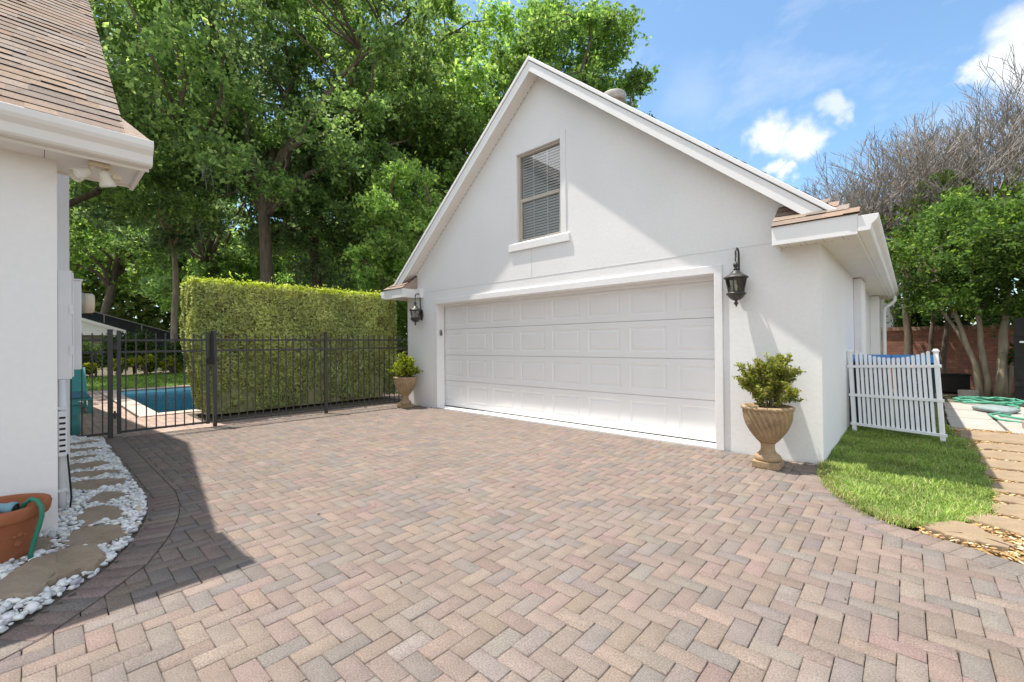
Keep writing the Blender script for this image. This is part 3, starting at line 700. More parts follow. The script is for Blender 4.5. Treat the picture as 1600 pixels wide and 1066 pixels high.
# door: four sections of eight raised panels
m = MB(); DY = 5.785; dw = (OR - OL + .16) / 8; zb = .035; dh = .525
for rr in range(4):
    z0, z1 = zb + rr * dh, zb + (rr + 1) * dh - .007
    for cI in range(8):
        x0 = OL - .08 + cI * dw; x1 = x0 + dw; mx_, mz_ = .075, .085
        R_ = lambda k, y, mx_=mx_, mz_=mz_, x0=x0, x1=x1, z0=z0, z1=z1: [(x0+mx_+k, y, z0+mz_+k), (x1-mx_-k, y, z0+mz_+k), (x1-mx_-k, y, z1-mz_-k), (x0+mx_+k, y, z1-mz_-k)]
        rings = [[(x0, DY, z0), (x1, DY, z0), (x1, DY, z1), (x0, DY, z1)], R_(0, DY), R_(.014, DY + .0075), R_(.034, DY + .0075), R_(.055, DY + .002)]
        for A_, B_ in zip(rings, rings[1:]):
            for i in range(4): m.quad(A_[i], A_[(i+1)%4], B_[(i+1)%4], B_[i])
        m.quad(*rings[-1])
    m.box(OL - .08, OR + .08, DY + .02, DY + .05, z0 - .007, z1)
    m.quad((OL-.08, DY, z1), (OR+.08, DY, z1), (OR+.08, DY+.02, z1), (OL-.08, DY+.02, z1)); m.quad((OL-.08, DY+.02, z0), (OR+.08, DY+.02, z0), (OR+.08, DY, z0), (OL-.08, DY, z0))
m.build('garage_door', doorw, gar)
m = MB(); m.box(OL, OR, DY - .004, DY + .018, .023, zb + .003); m.build('bottom_seal', blackplastic, gar)
m = MB(); m.box(OL, OR, YW - .005, 5.83, -.02, .022); m.build('threshold', concw, gar, bevel=.006)
m = MB(); m.box(OL - .05, OR + .05, DY + .06, DY + .1, 0, 2.3); m.build('door_backing', darkroom, gar)
m = MB(); m.box(OL, OR, DY - .035, DY - .008, OT - .05, OT - .001); m.build('weather_strip', trimw, gar)
m = MB(); m.box(OL, OL + .022, 5.64, 5.70, 1.48, 1.60); kp = m.build('keypad', greym, gar, bevel=.006)
m = MB()
for a_ in range(3):
    for b_ in range(3): m.box(OL + .022, OL + .025, 5.648 + b_*.017, 5.659 + b_*.017, 1.495 + a_*.022, 1.510 + a_*.022)
m.build('key_buttons', blackplastic, kp)
# window
m = MB(); t_ = .105; y0, y1 = YW - .014, YW - .0005
m.box(WX0 - t_, WX0, y0, y1, WZ0, WZ1 + t_); m.box(WX1, WX1 + t_, y0, y1, WZ0, WZ1 + t_); m.box(WX0, WX1, y0, y1, WZ1, WZ1 + t_); m.build('window_surround', stucco, gar, bevel=.005)
m = MB(); m.prism([(YW - .032, 2.875), (YW - .0005, 2.875), (YW - .0005, 3.02), (YW - .03, 2.998), (YW - .032, 2.99)], 'x', WX0 - .19, WX1 + .17); m.build('window_sill', stucco, gar, bevel=.006)
fw = .035; yf0, yf1 = YW + .03, YW + .10; m = MB(); zm = 3.725
m.box(WX0, WX0 + fw, yf0, yf1, WZ0, WZ1); m.box(WX1 - fw, WX1, yf0, yf1, WZ0, WZ1); m.box(WX0 + fw, WX1 - fw, yf0, yf1, WZ1 - fw, WZ1); m.box(WX0 + fw, WX1 - fw, yf0, yf1, WZ0, WZ0 + fw + .03)
win = m.build('window', framec, gar, bevel=.003)
m = MB(); a0, a1 = WX0 + fw, WX1 - fw
m.box(a0, a1, yf0 + .012, yf1, zm - .03, zm + .03); m.box(a0, a0 + .03, yf0 + .012, yf1 - .02, WZ0 + .065, zm - .03); m.box(a1 - .03, a1, yf0 + .012, yf1 - .02, WZ0 + .065, zm - .03); m.build('sash', framec, win, bevel=.003)
m = MB(); m.quad((a0, YW + .075, zm), (a1, YW + .075, zm), (a1, YW + .075, WZ1 - fw), (a0, YW + .075, WZ1 - fw)); m.build('pane', paneg, win)
m = MB(); m.quad((a0, YW + .062, WZ0 + .06), (a1, YW + .062, WZ0 + .06), (a1, YW + .062, zm), (a0, YW + .062, zm)); m.build('pane', paneg, win)
m = MB(); z = WZ0 + .05
while z < WZ1 - .05:
    m.add([(a0 + .01, YW + .084, z), (a1 - .01, YW + .084, z), (a1 - .01, YW + .107, z + .039), (a0 + .01, YW + .107, z + .039),
           (a0 + .01, YW + .084, z + .004), (a1 - .01, YW + .084, z + .004), (a1 - .01, YW + .107, z + .043), (a0 + .01, YW + .107, z + .043)],
          [(0,3,2,1), (4,5,6,7), (0,1,5,4), (1,2,6,5), (2,3,7,6), (3,0,4,7)]); z += .046
for k in (.32, .66): m.box(a0 + (a1 - a0) * k - .012, a0 + (a1 - a0) * k + .012, YW + .079, YW + .0815, WZ0 + .04, WZ1 - .03)
m.build('blind', blindw, win)
m = MB(); m.box(WX0 - .1, WX1 + .1, YW + .55, YW + .56, WZ0 - .2, WZ1 + .2); m.box(WX0 - .1, WX1 + .1, YW + .2, YW + .55, WZ0 - .21, WZ0 - .2); m.build('dark_room', darkroom, gar)
# roof
def chev(m, y0, y1, ztop, zbot, hw, x_out=None):
    m.prism([(XC - hw, zt(XC - hw, ztop)), (XC - hw, zt(XC - hw, zbot)), (XC, zbot), (XC + hw, zt(XC + hw, zbot)), (XC + hw, zt(XC + hw, ztop)), (XC, ztop)], 'y', y0, y1)
m = MB(); m.cur = (.36,.28,.23); chev(m, 5.36, YW - .001, 5.86, 5.69, 3.9); chev(m, YW, 14.4, 5.86, 5.79, 4.085)
rf = m.build('roof', shingle, gar)
m = MB(); ln = math.hypot(1, SL_); zE = 5.868 - SL_ * 4.16
for s in (1, -1): tabs(m, (XC + s * 4.16, 5.315, zE), (0, 1, 0), (-s, 0, SL_), 9.1, 4.16 * ln)
m.build('shingles', shingle, rf)
m = MB(); chev(m, 5.345, YW - .002, 5.675, 5.655, 3.88); m.build('rake_soffit', soffitw, gar)
m = MB(); chev(m, 5.325, 5.345, 5.80, 5.635, 3.92); rk = m.build('rake_board', trimw, gar, bevel=.003)
m = MB(); chev(m, 5.308, 5.357, 5.875, 5.812, 3.93); m.build('rake_moulding', trimw, rk, bevel=.006)
m = MB()   # vent holes along the rake soffit, close to the wall
for k in range(1, 52):
    for s in (1, -1):
        x = XC + s * k * .0745; z_ = zt(x, 5.6545); m.add([(x - .008, 5.545, z_ + s*.0067 - .001), (x + .008, 5.545, z_ - s*.0067 - .001), (x + .008, 5.556, z_ - s*.0067 - .001), (x - .008, 5.556, z_ + s*.0067 - .001)], [(0,1,2,3)])
m.build('soffit_vents', darkroom, gar)['kind'] = 'stuff'
for s in (1, -1):
    X = lambda x: x if s > 0 else 2 * XC - x
    m = MB(); m.box(X(XR + .0), X(-.375), YW, 14.4, 2.325, 2.345); m.box(X(-1.04), X(-.375), 5.215, YW - .001, 2.325, 2.345); m.build('eave_soffit', soffitw, gar)
    m = MB(); m.box(X(-.375), X(-.355), 5.215, 14.4, 2.30, 2.485); m.box(X(-1.06), X(-.355), 5.195, 5.215, 2.295, 2.485); m.box(X(-1.06), X(-1.04), 5.215, YW - .001, 2.295, 2.485)
    if s < 0: m.box(-7.84, -7.62, 5.50, YW - .001, 2.295, 2.485)
    fa = m.build('fascia', trimw, gar, bevel=.004)
    m = MB(); pr = [(0, 2.318), (.085, 2.318), (.095, 2.335), (.10, 2.37), (.135, 2.405), (.150, 2.43), (.152, 2.462), (.0, 2.462)]
    pr = [(X(-.3545 + a_), b_) for a_, b_ in pr]
    if s < 0: pr = pr[::-1]
    m.prism(pr, 'y', 14.42, 5.19); m.build('gutter', trimw, gar, bevel=.003)
    # little pent roof over the cornice return
    m = MB(); sl = Vector((0, .38, .30)).normalized(); m.cur = (.40,.31,.26)
    xa, xb = X(-1.065), X(-.34); xa, xb = min(xa, xb), max(xa, xb)
    xo, xi, xt = X(-.34), X(-1.065), X(-.70)
    m.add([(xi,5.19,2.486),(xo,5.19,2.486),(xo,YW-.001,2.474),(xt,YW-.001,2.765),(xi,YW-.001,2.765),(xi,YW-.001,2.486)], [(0,1,3,4),(1,2,3),(0,4,5),(0,5,2,1)])
    k_ = .36 / .478
    tabs(m, (xa, 5.18, 2.487), (1, 0, 0), (0, .38, .285), xb - xa, .478, .115, .15, .36, lo=(None if s > 0 else lambda u: u * k_), hi=((lambda u: xb - xa - u * k_) if s > 0 else None))
    m.build('return_roof', shingle, gar)
    m = MB()
    for k in range(5): m.box(X(-1.0 + k * .135), X(-.988 + k * .135), YW - .03, YW - .018, 2.3235, 2.326)
    for k in range(4): m.box(X(-.955 + k * .155), X(-.953 + k * .155), 5.23, YW - .02, 2.3238, 2.3255)
    m.build('soffit_slots', darkroom, gar)
m = MB(); m.tube([(-.27, 13.55, 2.33), (-.27, 13.55, 2.22), (-.33, 13.5, 2.14), (-.44, 13.42, 2.06), (-.455, 13.4, 1.96), (-.455, 13.4, 1.0), (-.455, 13.4, .05)], .038, 8); m.build('downspout', whitep, gar, smooth=True)
m = MB(); c_ = (-3.98, 7.2, 5.40); m.lathe([(.15, -.1), (.15, .28), (.17, .29), (.215, .30), (.225, .33), (.225, .42), (.21, .45), (.15, .475), (.0, .485)], c_, 24); m.build('roof_vent', ventm, gar, smooth=True, bevel=.004)

# ------------------------------------------------------------------ wall lanterns
def lantern(x, label):
    y = YW - .17; t = thing('wall_lantern', label, 'wall lantern', (x, YW, 1.7), 'lanterns either side of the garage door')
    m = MB(); m.prism([(x + .05*math.cos(a), 1.93 + .12*math.sin(a)) for a in [2*math.pi*k/16 for k in range(16)]], 'y', YW - .022, YW - .001)
    m.build('back_plate', ironm, t, bevel=.006)
    m = MB(); pts = [(x, YW - .02, 1.99), (x, YW - .045, 2.12), (x, YW - .05, 2.25)]
    for k in range(9):
        a = math.pi * k / 8; pts.append((x, YW - .11 + .062 * math.cos(a), 2.31 + .062 * math.sin(a)))
    pts += [(x, y + .005, 2.27), (x, y - .012, 2.235), (x, y, 2.205)]
    m.tube(pts, [.012] * 3 + [.011] * 9 + [.009, .008, .006], 8)
    m.tube([(x, YW - .02, 1.95), (x, YW - .08, 1.93), (x, YW - .12, 1.945)], .010, 6); m.build('bracket', ironm, t, smooth=True)
    m = MB(); m.lathe([(.004, 2.215), (.010, 2.205), (.022, 2.19), (.030, 2.17), (.022, 2.15), (.012, 2.14), (.026, 2.130), (.026, 2.122), (.014, 2.112)], (x, y, 0), 14); m.build('finial', ironm, t, smooth=True)
    m = MB(); m.lathe([(.014, 2.118), (.034, 2.108), (.055, 2.085), (.068, 2.07), (.075, 2.066), (.10, 2.052), (.125, 2.036), (.132, 2.026), (.128, 2.020), (.11, 2.018)], (x, y, 0), 24); m.build('cap', ironm, t, smooth=True)
    rt, rb, zt_, zb_ = .108, .078, 2.02, 1.862
    m = MB(); n = 6
    ring = lambda rr, z: [(x + rr*math.cos(2*math.pi*(k+.5)/n), y + rr*math.sin(2*math.pi*(k+.5)/n), z) for k in range(n)]
    A_, B_ = ring(rt, zt_), ring(rb, zb_)
    for k in range(n): m.bar(A_[k], B_[k], .012, .012)
    for k in range(n): m.bar(A_[k], A_[(k+1)%n], .014, .014); m.bar(B_[k], B_[(k+1)%n], .012, .014)
    cg = m.build('cage', ironm, t)
    m = MB(); A2, B2 = ring(rt - .006, zt_ - .004), ring(rb - .006, zb_ + .004)
    for k in range(n): m.quad(B2[k], B2[(k+1)%n], A2[(k+1)%n], A2[k])
    m.build('glass', lampg, t)
    m = MB(); m.lathe([(.012, 1.865), (.014, 1.90), (.013, 1.935), (.004, 1.975)], (x, y, 0), 10); m.build('candle_bulb', blindw, t, smooth=True)
    m = MB(); m.lathe([(.085, 1.866), (.102, 1.850), (.104, 1.838), (.092, 1.828), (.07, 1.800), (.045, 1.778), (.018, 1.768), (.012, 1.756), (.024, 1.742), (.022, 1.728), (.010, 1.716), (.009, 1.705), (.002, 1.695)], (x, y, 0), 20); m.build('bowl', ironm, t, smooth=True)
    return t
lantern(-1.465, 'black iron lantern above the big urn, at the near end of the garage door')
lantern(-7.66, 'black iron lantern high on the wall beyond the garage door, over the small far urn')

# ------------------------------------------------------------------ urns and their shrubs
def urn(x, y, label, s=1.0, rot=0):
    t = thing('urn_planter', label, 'urn', (x, y, 0), 'stone urns beside the garage door')
    m = MB(); h = .125 * s
    m.box(x - h, x + h, y - h, y + h, .0, .07); m.build('plinth', urnm, t, bevel=.01, seg=3)
    m = MB(); m.lathe([(.118, .07), (.125, .085), (.125, .105), (.112, .125), (.085, .145), (.068, .17), (.063, .20), (.066, .235), (.078, .252)], (x, y, 0), 28); m.build('foot', urnm, t, smooth=True)
    m = MB(); prof = []
    for k in range(23):
        q = k / 22; prof.append((.070 + .155 * math.sin(q * math.pi / 2) ** .80, .25 + .345 * q))
    prof += [(.224, .598)]
    def md(i, a):
        q = min(i / 22, 1); tw = a * 24 + q * 15
        return 1 + .16 * (.45 + .55 * (1 - abs(2*q - 1.0))) * (abs(math.cos(tw / 2)) - .64)
    m.lathe(prof, (x, y, 0), 176, md); bw = m.build('bowl', urnm, t, smooth=True)
    m = MB(); m.lathe([(.216, .585), (.230, .592), (.239, .606), (.239, .622), (.230, .632), (.208, .634), (.203, .615)], (x, y, 0), 120,
                      lambda i, a: 1 + (.030 * math.cos(a * 24) if i in (1,2,3,4) else 0)); m.build('rim', urnm, bw, smooth=True)
    m = MB(); m.lathe([(.205, .58), (.12, .60), (.0, .605)], (x, y, 0), 24); m.build('soil', bedsoil, bw)
    return t
urn(-1.11, 5.14, 'weathered stone urn with swirled flutes near the grass corner')
urn(-7.78, 5.22, 'small looking stone urn at the far end of the garage by the black fence')
def shrub(x, y, label, z0, wx, hh, n, leaf, cols, w, bias, seed, wide=1.0, stemn=26):
    global rng; rng = np.random.default_rng(seed); random.seed(seed)
    t = thing('potted_shrub', label, 'shrub', (x, y, z0), 'shrubs growing in the stone urns')
    m = MB(); P = []
    for k in range(stemn):
        a = 2 * math.pi * k / stemn * 2.4 + random.uniform(-.3, .3); sp = random.uniform(.05, 1) ** .7; L_ = random.uniform(.75, 1.08)
        tip = Vector((x + math.cos(a) * sp * wx * L_, y + math.sin(a) * sp * wx * L_ * .9, z0 + hh * L_ * math.sqrt(max(.03, 1 - (sp * .93) ** 2)) * random.uniform(.85, 1.12)))
        pts = curve((x + math.cos(a) * .05, y + math.sin(a) * .05, z0 - .03), tip, .03, 5, .008); m.tube(pts, [.006, .005, .0045, .004, .003, .002], 4)
        subs = [(pts, 1.0)]
        for _ in range(4):
            i = random.randint(2, 4); q = pts[i]; d = (tip - q); e = q + d * .6 + Vector((random.gauss(0, .06), random.gauss(0, .06), random.gauss(.01, .04))) * wide
            sp_ = curve(q, e, .005, 3); m.tube(sp_, [.003, .0025, .002, .0015], 3); subs.append((sp_, .6))
        for pp, k_ in subs:
            for i in range(int(n / stemn / 5 * (1.3 if k_ == 1 else .9))):
                tt = random.uniform(.22, 1.03); q = tt * (len(pp) - 1); i0 = min(int(q), len(pp) - 2); b_ = pp[i0].lerp(pp[i0 + 1], q - i0)
                P.append(b_ + Vector((random.gauss(0, .014), random.gauss(0, .014), random.gauss(0, .012))))
    m.build('stems', barkm, t)
    P = np.array([tuple(p) for p in P]); V, F = leaf_quads(P, np.full(len(P), leaf), bias, .42)
    mesh_np('foliage', V, F, leafm, t, tints(len(P), cols, w, .2))
shrub(-1.10, 5.14, 'loose olive green boxwood in the big urn, with bare twigs at its middle', .58, .34, .68, 9500, .019, [(.29,.34,.06), (.38,.42,.07), (.19,.23,.045), (.40,.27,.10), (.34,.35,.10)], [.35,.25,.2,.06,.14], .2, 3, stemn=34)
shrub(-7.77, 5.22, 'dense round yellow green boxwood in the far urn by the fence', .58, .27, .52, 7000, .021, [(.33,.41,.03), (.42,.48,.04), (.24,.32,.03), (.16,.22,.025)], [.35,.3,.2,.15], .6, 4, stemn=40)

# ------------------------------------------------------------------ the house at the left
hou = thing('house', 'white stucco house with brown shingle roof beside the pebble strip', 'house', (-4.5, .12, 0))
HX, RY, HY = -4.13, .40, .108
HS = .86; ZE = 2.70; XE = -3.81; RX = -9.8
m = MB(); m.box(-15.2, HX, -9, HY, -.03, 2.56)
m.prism([(-15.2, 2.56), (HX, 2.56), (RX, 2.56 + (HX - RX) * HS)], 'y', HY, -.1)
m.box(-15.2, -5.15, HY + .0005, .205, -.03, 3.6); m.build('wall', stucco_house, hou)
m = MB(); m.cur = (.36,.28,.23)
for s in (1, -1):
    X = lambda x: x if s > 0 else 2 * RX - x
    m.prism([(X(XE), ZE), (RX, ZE + (XE - RX) * HS), (RX, ZE + (XE - RX) * HS - .14), (X(XE), ZE - .12)] if s > 0 else
            [(RX, ZE + (XE - RX) * HS), (X(XE), ZE), (X(XE), ZE - .12), (RX, ZE + (XE - RX) * HS - .14)], 'y', -9.2, RY)
hr = m.build('roof', shingle, hou)
m = MB(); ln = math.hypot(1, HS)
tabs(m, (XE + .03, -5.5, ZE - .015), (0, 1, 0), (-1, 0, HS), 5.5 + RY + .012, (XE - RX) * ln, .112, .10, .30, 1.0, .0075, .012)
m.build('shingles', shingle, hr)
m = MB(); m.box(HX + .001, -3.90, -9, HY, 2.53, 2.545); m.box(-4.36, -3.90, HY + .0005, .50, 2.53, 2.545); m.build('eave_soffit', soffitw, hou)
m = MB(); m.box(-3.90, -3.885, -9, .545, 2.512, 2.70); m.box(-4.42, -3.90, .50, .525, 2.508, 2.70)
m.prism([(-4.47, 2.74), (-4.47, 2.64), (-4.44, 2.56), (-4.40, 2.52), (-4.36, 2.508), (-4.36, 2.74)], 'y', HY + .001, .50)
m.build('fascia', soffitw, hou, bevel=.004)
m = MB(); pr = [(0, 2.535), (.06, 2.535), (.072, 2.548), (.080, 2.60), (.105, 2.628), (.115, 2.65), (.115, 2.692), (.108, 2.695), (.0, 2.695)]
m.prism([(-3.8845 + a_, b_) for a_, b_ in pr], 'y', .555, -9); m.build('gutter', soffitw, hou, bevel=.003)
m = MB(); m.cur = (.40,.31,.25); m.add([(-3.80,.54,2.705),(-4.45,.54,2.705),(-4.45,RY,2.92),(-4.02,RY,2.90),(-3.80,RY,2.705)], [(0,3,2,1),(0,4,3),(0,1,2,3,4)]); m.cur = None
m.build('return_roof', shingle, hou)
for k in range(4):
    m = MB(); m.box(HX + .01, -3.91, .05 - k * .30, .0525 - k * .30, 2.5285, 2.5305); m.build('soffit_joint', darkroom, hou)
# electrical boxes on the house wall
t = thing('electrical_cabinet', 'white electrical cabinet on the house wall above the pipes', 'electrical box', (-4.62, .12, 1.07))
m = MB(); m.box(-5.08, -4.60, .121, .196, 1.07, 1.876); m.build('body', whitep, t, bevel=.006)
m = MB(); m.box(-5.07, -4.61, .197, .206, 1.085, 1.862); d_ = m.build('door', whitep, t, bevel=.004)
for z in (1.25, 1.55):
    m = MB(); m.box(-4.612, -4.592, .182, .202, z, z + .07); m.build('hinge', whitep, d_)
t = thing('meter_box', 'white meter box with a beige dome meter, behind the cabinet', 'meter box', (-5.15, .2, 1.12))
m = MB(); m.box(-5.50, -5.13, .206, .275, 1.12, 1.862); m.build('body', whitep, t, bevel=.006)
m = MB(); m.box(-5.51, -5.12, .206, .285, 1.862, 1.875); m.build('hood', whitep, t, bevel=.003)
m = MB(); m.lathe([(.090, .0), (.090, .03)], (-5.25, .262, 1.685), 24, axis=(0,1,0)); m.build('meter_ring', greym, t, smooth=False)
m = MB(); m.lathe([(.086, .0), (.084, .055), (.074, .068), (.0, .070)], (-5.25, .2925, 1.685), 24, axis=(0,1,0)); m.build('meter_dome', beigep, t, smooth=True)
t = thing('conduit_run', 'white painted conduits running down the house wall to the pebbles', 'pipes', (-4.7, .13, 0))
for k, (x, rr) in enumerate(((-4.62, .022), (-4.72, .018), (-4.85, .026), (-5.0, .02))):
    m = MB(); m.tube([(x, .142, 1.069), (x, .142, .30), (x - .015, .155, .2), (x, .165, .005)] if k % 2 else [(x, .145, 1.069), (x, .145, .0)], rr, 10); m.build('pipe', whitep, t, smooth=True)
for z in (.25, .55, .85):
    m = MB(); m.box(-5.03, -4.59, .121, .168, z, z + .02); m.build('clip_strap', whitep, t)
t = thing('cable_box', 'small white louvred cable box low on the house corner', 'cable box', (-4.55, .12, .45))
m = MB(); m.box(-4.66, -4.52, .1205, .165, .52, .84); bx = m.build('body', whitep, t, bevel=.005)
for k in range(7):
    m = MB(); m.box(-4.5205, -4.5185, .126, .158, .55 + k * .04, .565 + k * .04); m.build('louvre', blackplastic, bx)
m = MB(); m.tube([(-4.60, .17, .52), (-4.56, .18, .35), (-4.6, .19, .2), (-4.57, .175, .06), (-4.62, .18, .015)], .006, 6); m.build('cable', blackplastic, t, smooth=True)

# twin flood light under the eave
FX, FY, FZ = -3.985, .30, 2.53
t = thing('flood_light', 'beige twin flood light under the house eave', 'flood light', (FX, FY, FZ))
m = MB(); m.box(FX - .035, FX + .04, FY - .055, FY + .055, FZ - .03, FZ - .001); m.build('base', beigep, t, bevel=.012, seg=3)
beigew = M('flood_beige', (.70,.65,.55), .5, .05)
for k, (dy, ax) in enumerate(((-.05, (.30, -.62, -.52)), (.05, (-.15, .22, -.80)))):
    c = Vector((FX - .02, FY + dy - .02, FZ - .075)); ax = Vector(ax).normalized()
    m = MB(); m.lathe([(.012, -.038), (.024, -.031), (.031, -.014), (.035, .02), (.043, .052), (.045, .066), (.041, .067), (.035, .042)], c, 24, axis=ax); hd = m.build('lamp_head', beigew, t, smooth=True)
    m = MB(); m.lathe([(.036, .038), (.025, .049), (.0, .052)], c, 20, axis=ax); m.build('lens', blindw, hd, smooth=True)
    m = MB(); m.tube([c - ax * .034, c - ax * .04 + Vector((0, 0, .015)), (FX, FY + dy * .5, FZ - .028)], .010, 8); m.build('arm', beigew, t, smooth=True)
m = MB(); m.tube([(FX, FY + .05, FZ - .02), (FX - .01, FY + .075, FZ - .05)], .009, 8); m.box(FX - .035, FX + .0, FY + .065, FY + .11, FZ - .085, FZ - .05); m.build('sensor', beigep, t, bevel=.006)

# terracotta pot with hose
PX, PY = -3.845, -.155
t = thing('terracotta_pot', 'large terracotta pot holding a hose at the house corner', 'pot', (PX, PY, 0))
m = MB(); k_ = 1.0
m.lathe([(.150, .022), (.158, .03), (.185, .14), (.212, .255), (.216, .262), (.238, .268), (.246, .285), (.252, .325), (.246, .343), (.232, .346), (.222, .33), (.205, .26), (.18, .12), (.15, .05), (.0, .045)], (PX, PY, 0), 48)
for a in range(0, 360, 36):
    for da, dz, rr in ((-7, 0, .014), (0, .006, .018), (7, 0, .014), (0, -.05, .022)):
        q = R(a + da); z = .175 + dz; rad = .158 + (z - .03) * .246
        m.lathe([(rr, -.004), (rr * .9, .004), (rr * .4, .008), (0, .009)], (PX + math.cos(q) * rad, PY + math.sin(q) * rad, z), 10, axis=(math.cos(q), math.sin(q), -.22))
m.build('body', terra, t, smooth=True); pot = t
m = MB(); d = Vector((.70, .71, 0)).normalized()
ring_ = [Vector((PX, PY, .12)) + Vector((math.cos(a) * .14, math.sin(a) * .14, .03 * a / 6.3)) for a in [k * .45 for k in range(28)]]
q0 = Vector((PX, PY, 0)) + d * .0
arc = [q0 + d * s + Vector((0, 0, z)) for s, z in ((.10, .20), (.15, .29), (.185, .355), (.225, .385), (.262, .372), (.283, .335), (.285, .28), (.268, .215), (.245, .14), (.222, .06), (.215, .0))]
m.tube(ring_ + arc, .0125, 10); ho = tag(m.build('garden_hose', hosem, smooth=True), 'dark green hose looping over the rim of the terracotta pot', 'hose')
t = thing('spray_nozzle', 'blue grey hose nozzle lying on the terracotta pot', 'hose nozzle', (PX - .02, PY + .02, .32))
c = Vector((PX + .13, PY + .055, .352)); ax = Vector((.35, .55, -.12)).normalized()
m = MB(); m.lathe([(.018, -.10), (.022, -.05), (.026, -.0), (.036, .02), (.038, .045), (.030, .05)], c, 18, axis=ax); m.build('barrel', M('nozzle_blue', (.16,.30,.36), .4, .05), t, smooth=True)
m = MB(); m.lathe([(.030, .05), (.020, .053), (.0, .054)], c, 18, axis=ax); m.build('face', blackplastic, t, smooth=True)
m = MB(); m.tube([c - ax * .06, c - ax * .10 + Vector((-.02, 0, -.03)), c - ax * .15 + Vector((-.05, 0, -.10))], [.016, .017, .014], 10); m.build('handle', blackplastic, t, smooth=True)

for o in (pot, ho, t):      # bed the pot and what hangs in it on the bank, a little smaller
    c_ = Vector((PX - .02, PY - .02, 0)); o.location = c_ + (o.location - c_) * .93 + Vector((0, 0, .088)); o.scale = (.93, .93, .93)

# ------------------------------------------------------------------ black metal fence and gate
FXA = lambda y: -8.47 + (y - .76) * .055
def fpanel(m, ya, yb, n, z0=.055, top=1.50, ends=True):
    for zr_ in (z0 + .02, 1.235, 1.405): m.bar((FXA(ya), ya, zr_), (FXA(yb), yb, zr_), .028, .030)
    for k in range(n):
        y = ya + (yb - ya) * (k + .5) / n; x = FXA(y); m.box(x - .0075, x + .0075, y - .0075, y + .0075, z0, top)
        m.add([(x-.011,y-.011,top-.012),(x+.011,y-.011,top-.012),(x+.011,y+.011,top-.012),(x-.011,y+.011,top-.012),(x,y,top+.018)], [(0,1,4),(1,2,4),(2,3,4),(3,0,4)])
def post(y, t, w=.052, top=1.55):
    x = FXA(y); m = MB(); m.box(x - w/2, x + w/2, y - w/2, y + w/2, -.02, top); p_ = m.build('post', blackm, t, bevel=.003)
    m = MB(); m.prism([(x - w*.58, y - w*.58), (x + w*.58, y - w*.58), (x + w*.58, y + w*.58), (x - w*.58, y + w*.58)], 'z', top, top + .012); m.build('post_cap', blackm, p_, bevel=.004)
fn = thing('metal_fence', 'black metal picket fence running from the gate to the garage', 'fence', (FXA(2.0), 2.0, 0))
for y in (2.00, 3.79): post(y, fn)
m = MB(); fpanel(m, 2.03, 3.76, 14); m.build('picket_panel', blackm, fn)
m = MB(); fpanel(m, 3.82, 5.52, 15); m.build('picket_panel', blackm, fn)
fs_ = thing('metal_fence', 'short black metal fence panel between the house wall and the gate', 'fence', (FXA(.7), .7, 0))
post(.745, fs_, .056)
m = MB(); fpanel(m, .30, .715, 4); m.build('picket_panel', blackm, fs_)
gt = thing('metal_gate', 'black metal garden gate in front of the pool', 'gate', (FXA(1.35), 1.35, 0))
m = MB(); fpanel(m, .855, 1.885, 9, .06, 1.50); m.build('picket_panel', blackm, gt)
for y in (.838, 1.905):
    x = FXA(y); m = MB(); m.box(x - .023, x + .023, y - .023, y + .023, .055, 1.545); m.build('stile', blackm, gt, bevel=.003)
for z in (.30, 1.28):
    m = MB(); x = FXA(.79); m.box(x + .012, x + .034, .752, .835, z, z + .06); m.tube([(x + .03, .79, z - .02), (x + .03, .79, z + .09)], .013, 10)
    m.build('hinge', blackm, gt)
m = MB(); x = FXA(1.95); m.box(x + .018, x + .052, 1.93, 1.975, 1.08, 1.52); m.box(x + .02, x + .06, 1.89, 1.99, 1.02, 1.12); m.tube([(x + .04, 1.952, 1.5), (x + .04, 1.952, 1.56)], .012, 8); m.build('latch', blackplastic, gt, bevel=.004)

# ------------------------------------------------------------------ clipped hedge
rng = np.random.default_rng(21)
t = thing('clipped_hedge', 'tall square clipped hedge behind the black fence', 'hedge', (-9.7, 3.7, 0))
HX0, HX1, HY0, HY1, HZ = -10.25, -9.25, 1.90, 5.98, 2.52
m = MB(); m.add([(HX0+.18,HY0+.32,.05),(HX1-.2,HY0+.32,.05),(HX1-.2,HY1-.3,.05),(HX0+.18,HY1-.3,.05),(HX0+.1,HY0+.1,HZ-.1),(HX1-.1,HY0+.1,HZ-.1),(HX1-.1,HY1-.1,HZ-.1),(HX0+.1,HY1-.1,HZ-.1)], [(0,3,2,1),(4,5,6,7),(0,1,5,4),(1,2,6,5),(2,3,7,6),(3,0,4,7)])
m.build('branches', hedgecore, t)
n = 60000; P = np.zeros((n, 3)); O_ = np.zeros((n, 3)); face = rng.choice(4, n, p=[.52, .2, .16, .12]); a = rng.uniform(0, 1, n); b = rng.uniform(0, 1, n); dep = np.abs(rng.normal(0, .032, n))
z = .1 + b * (HZ - .12); tap = .17 * np.clip((1.5 - z) / 1.5, 0, 1) ** 1.3
yy = HY0 + a * (HY1 - HY0)
lump = .05 * np.sin(yy * 4.1 + z * 2.3) * np.sin(z * 3.1 + 1) + .035 * np.sin(yy * 11 - z * 7) - .10 * np.clip(np.sin(yy * 3.3 + 2) * np.sin(z * 4.7 + yy) - .72, 0, 1) * 3
k = face == 0; P[k] = np.stack([HX1 - dep + lump - tap, np.clip(yy, HY0 + tap * 1.4, HY1 - tap), z], 1)[k]; O_[k] = (1, 0, 0)
k = face == 1; xx = HX0 + a * (HX1 - HX0); P[k] = np.stack([xx, HY0 + dep + tap * 1.6 + lump * .6, z], 1)[k]; O_[k] = (0, -1, 0)
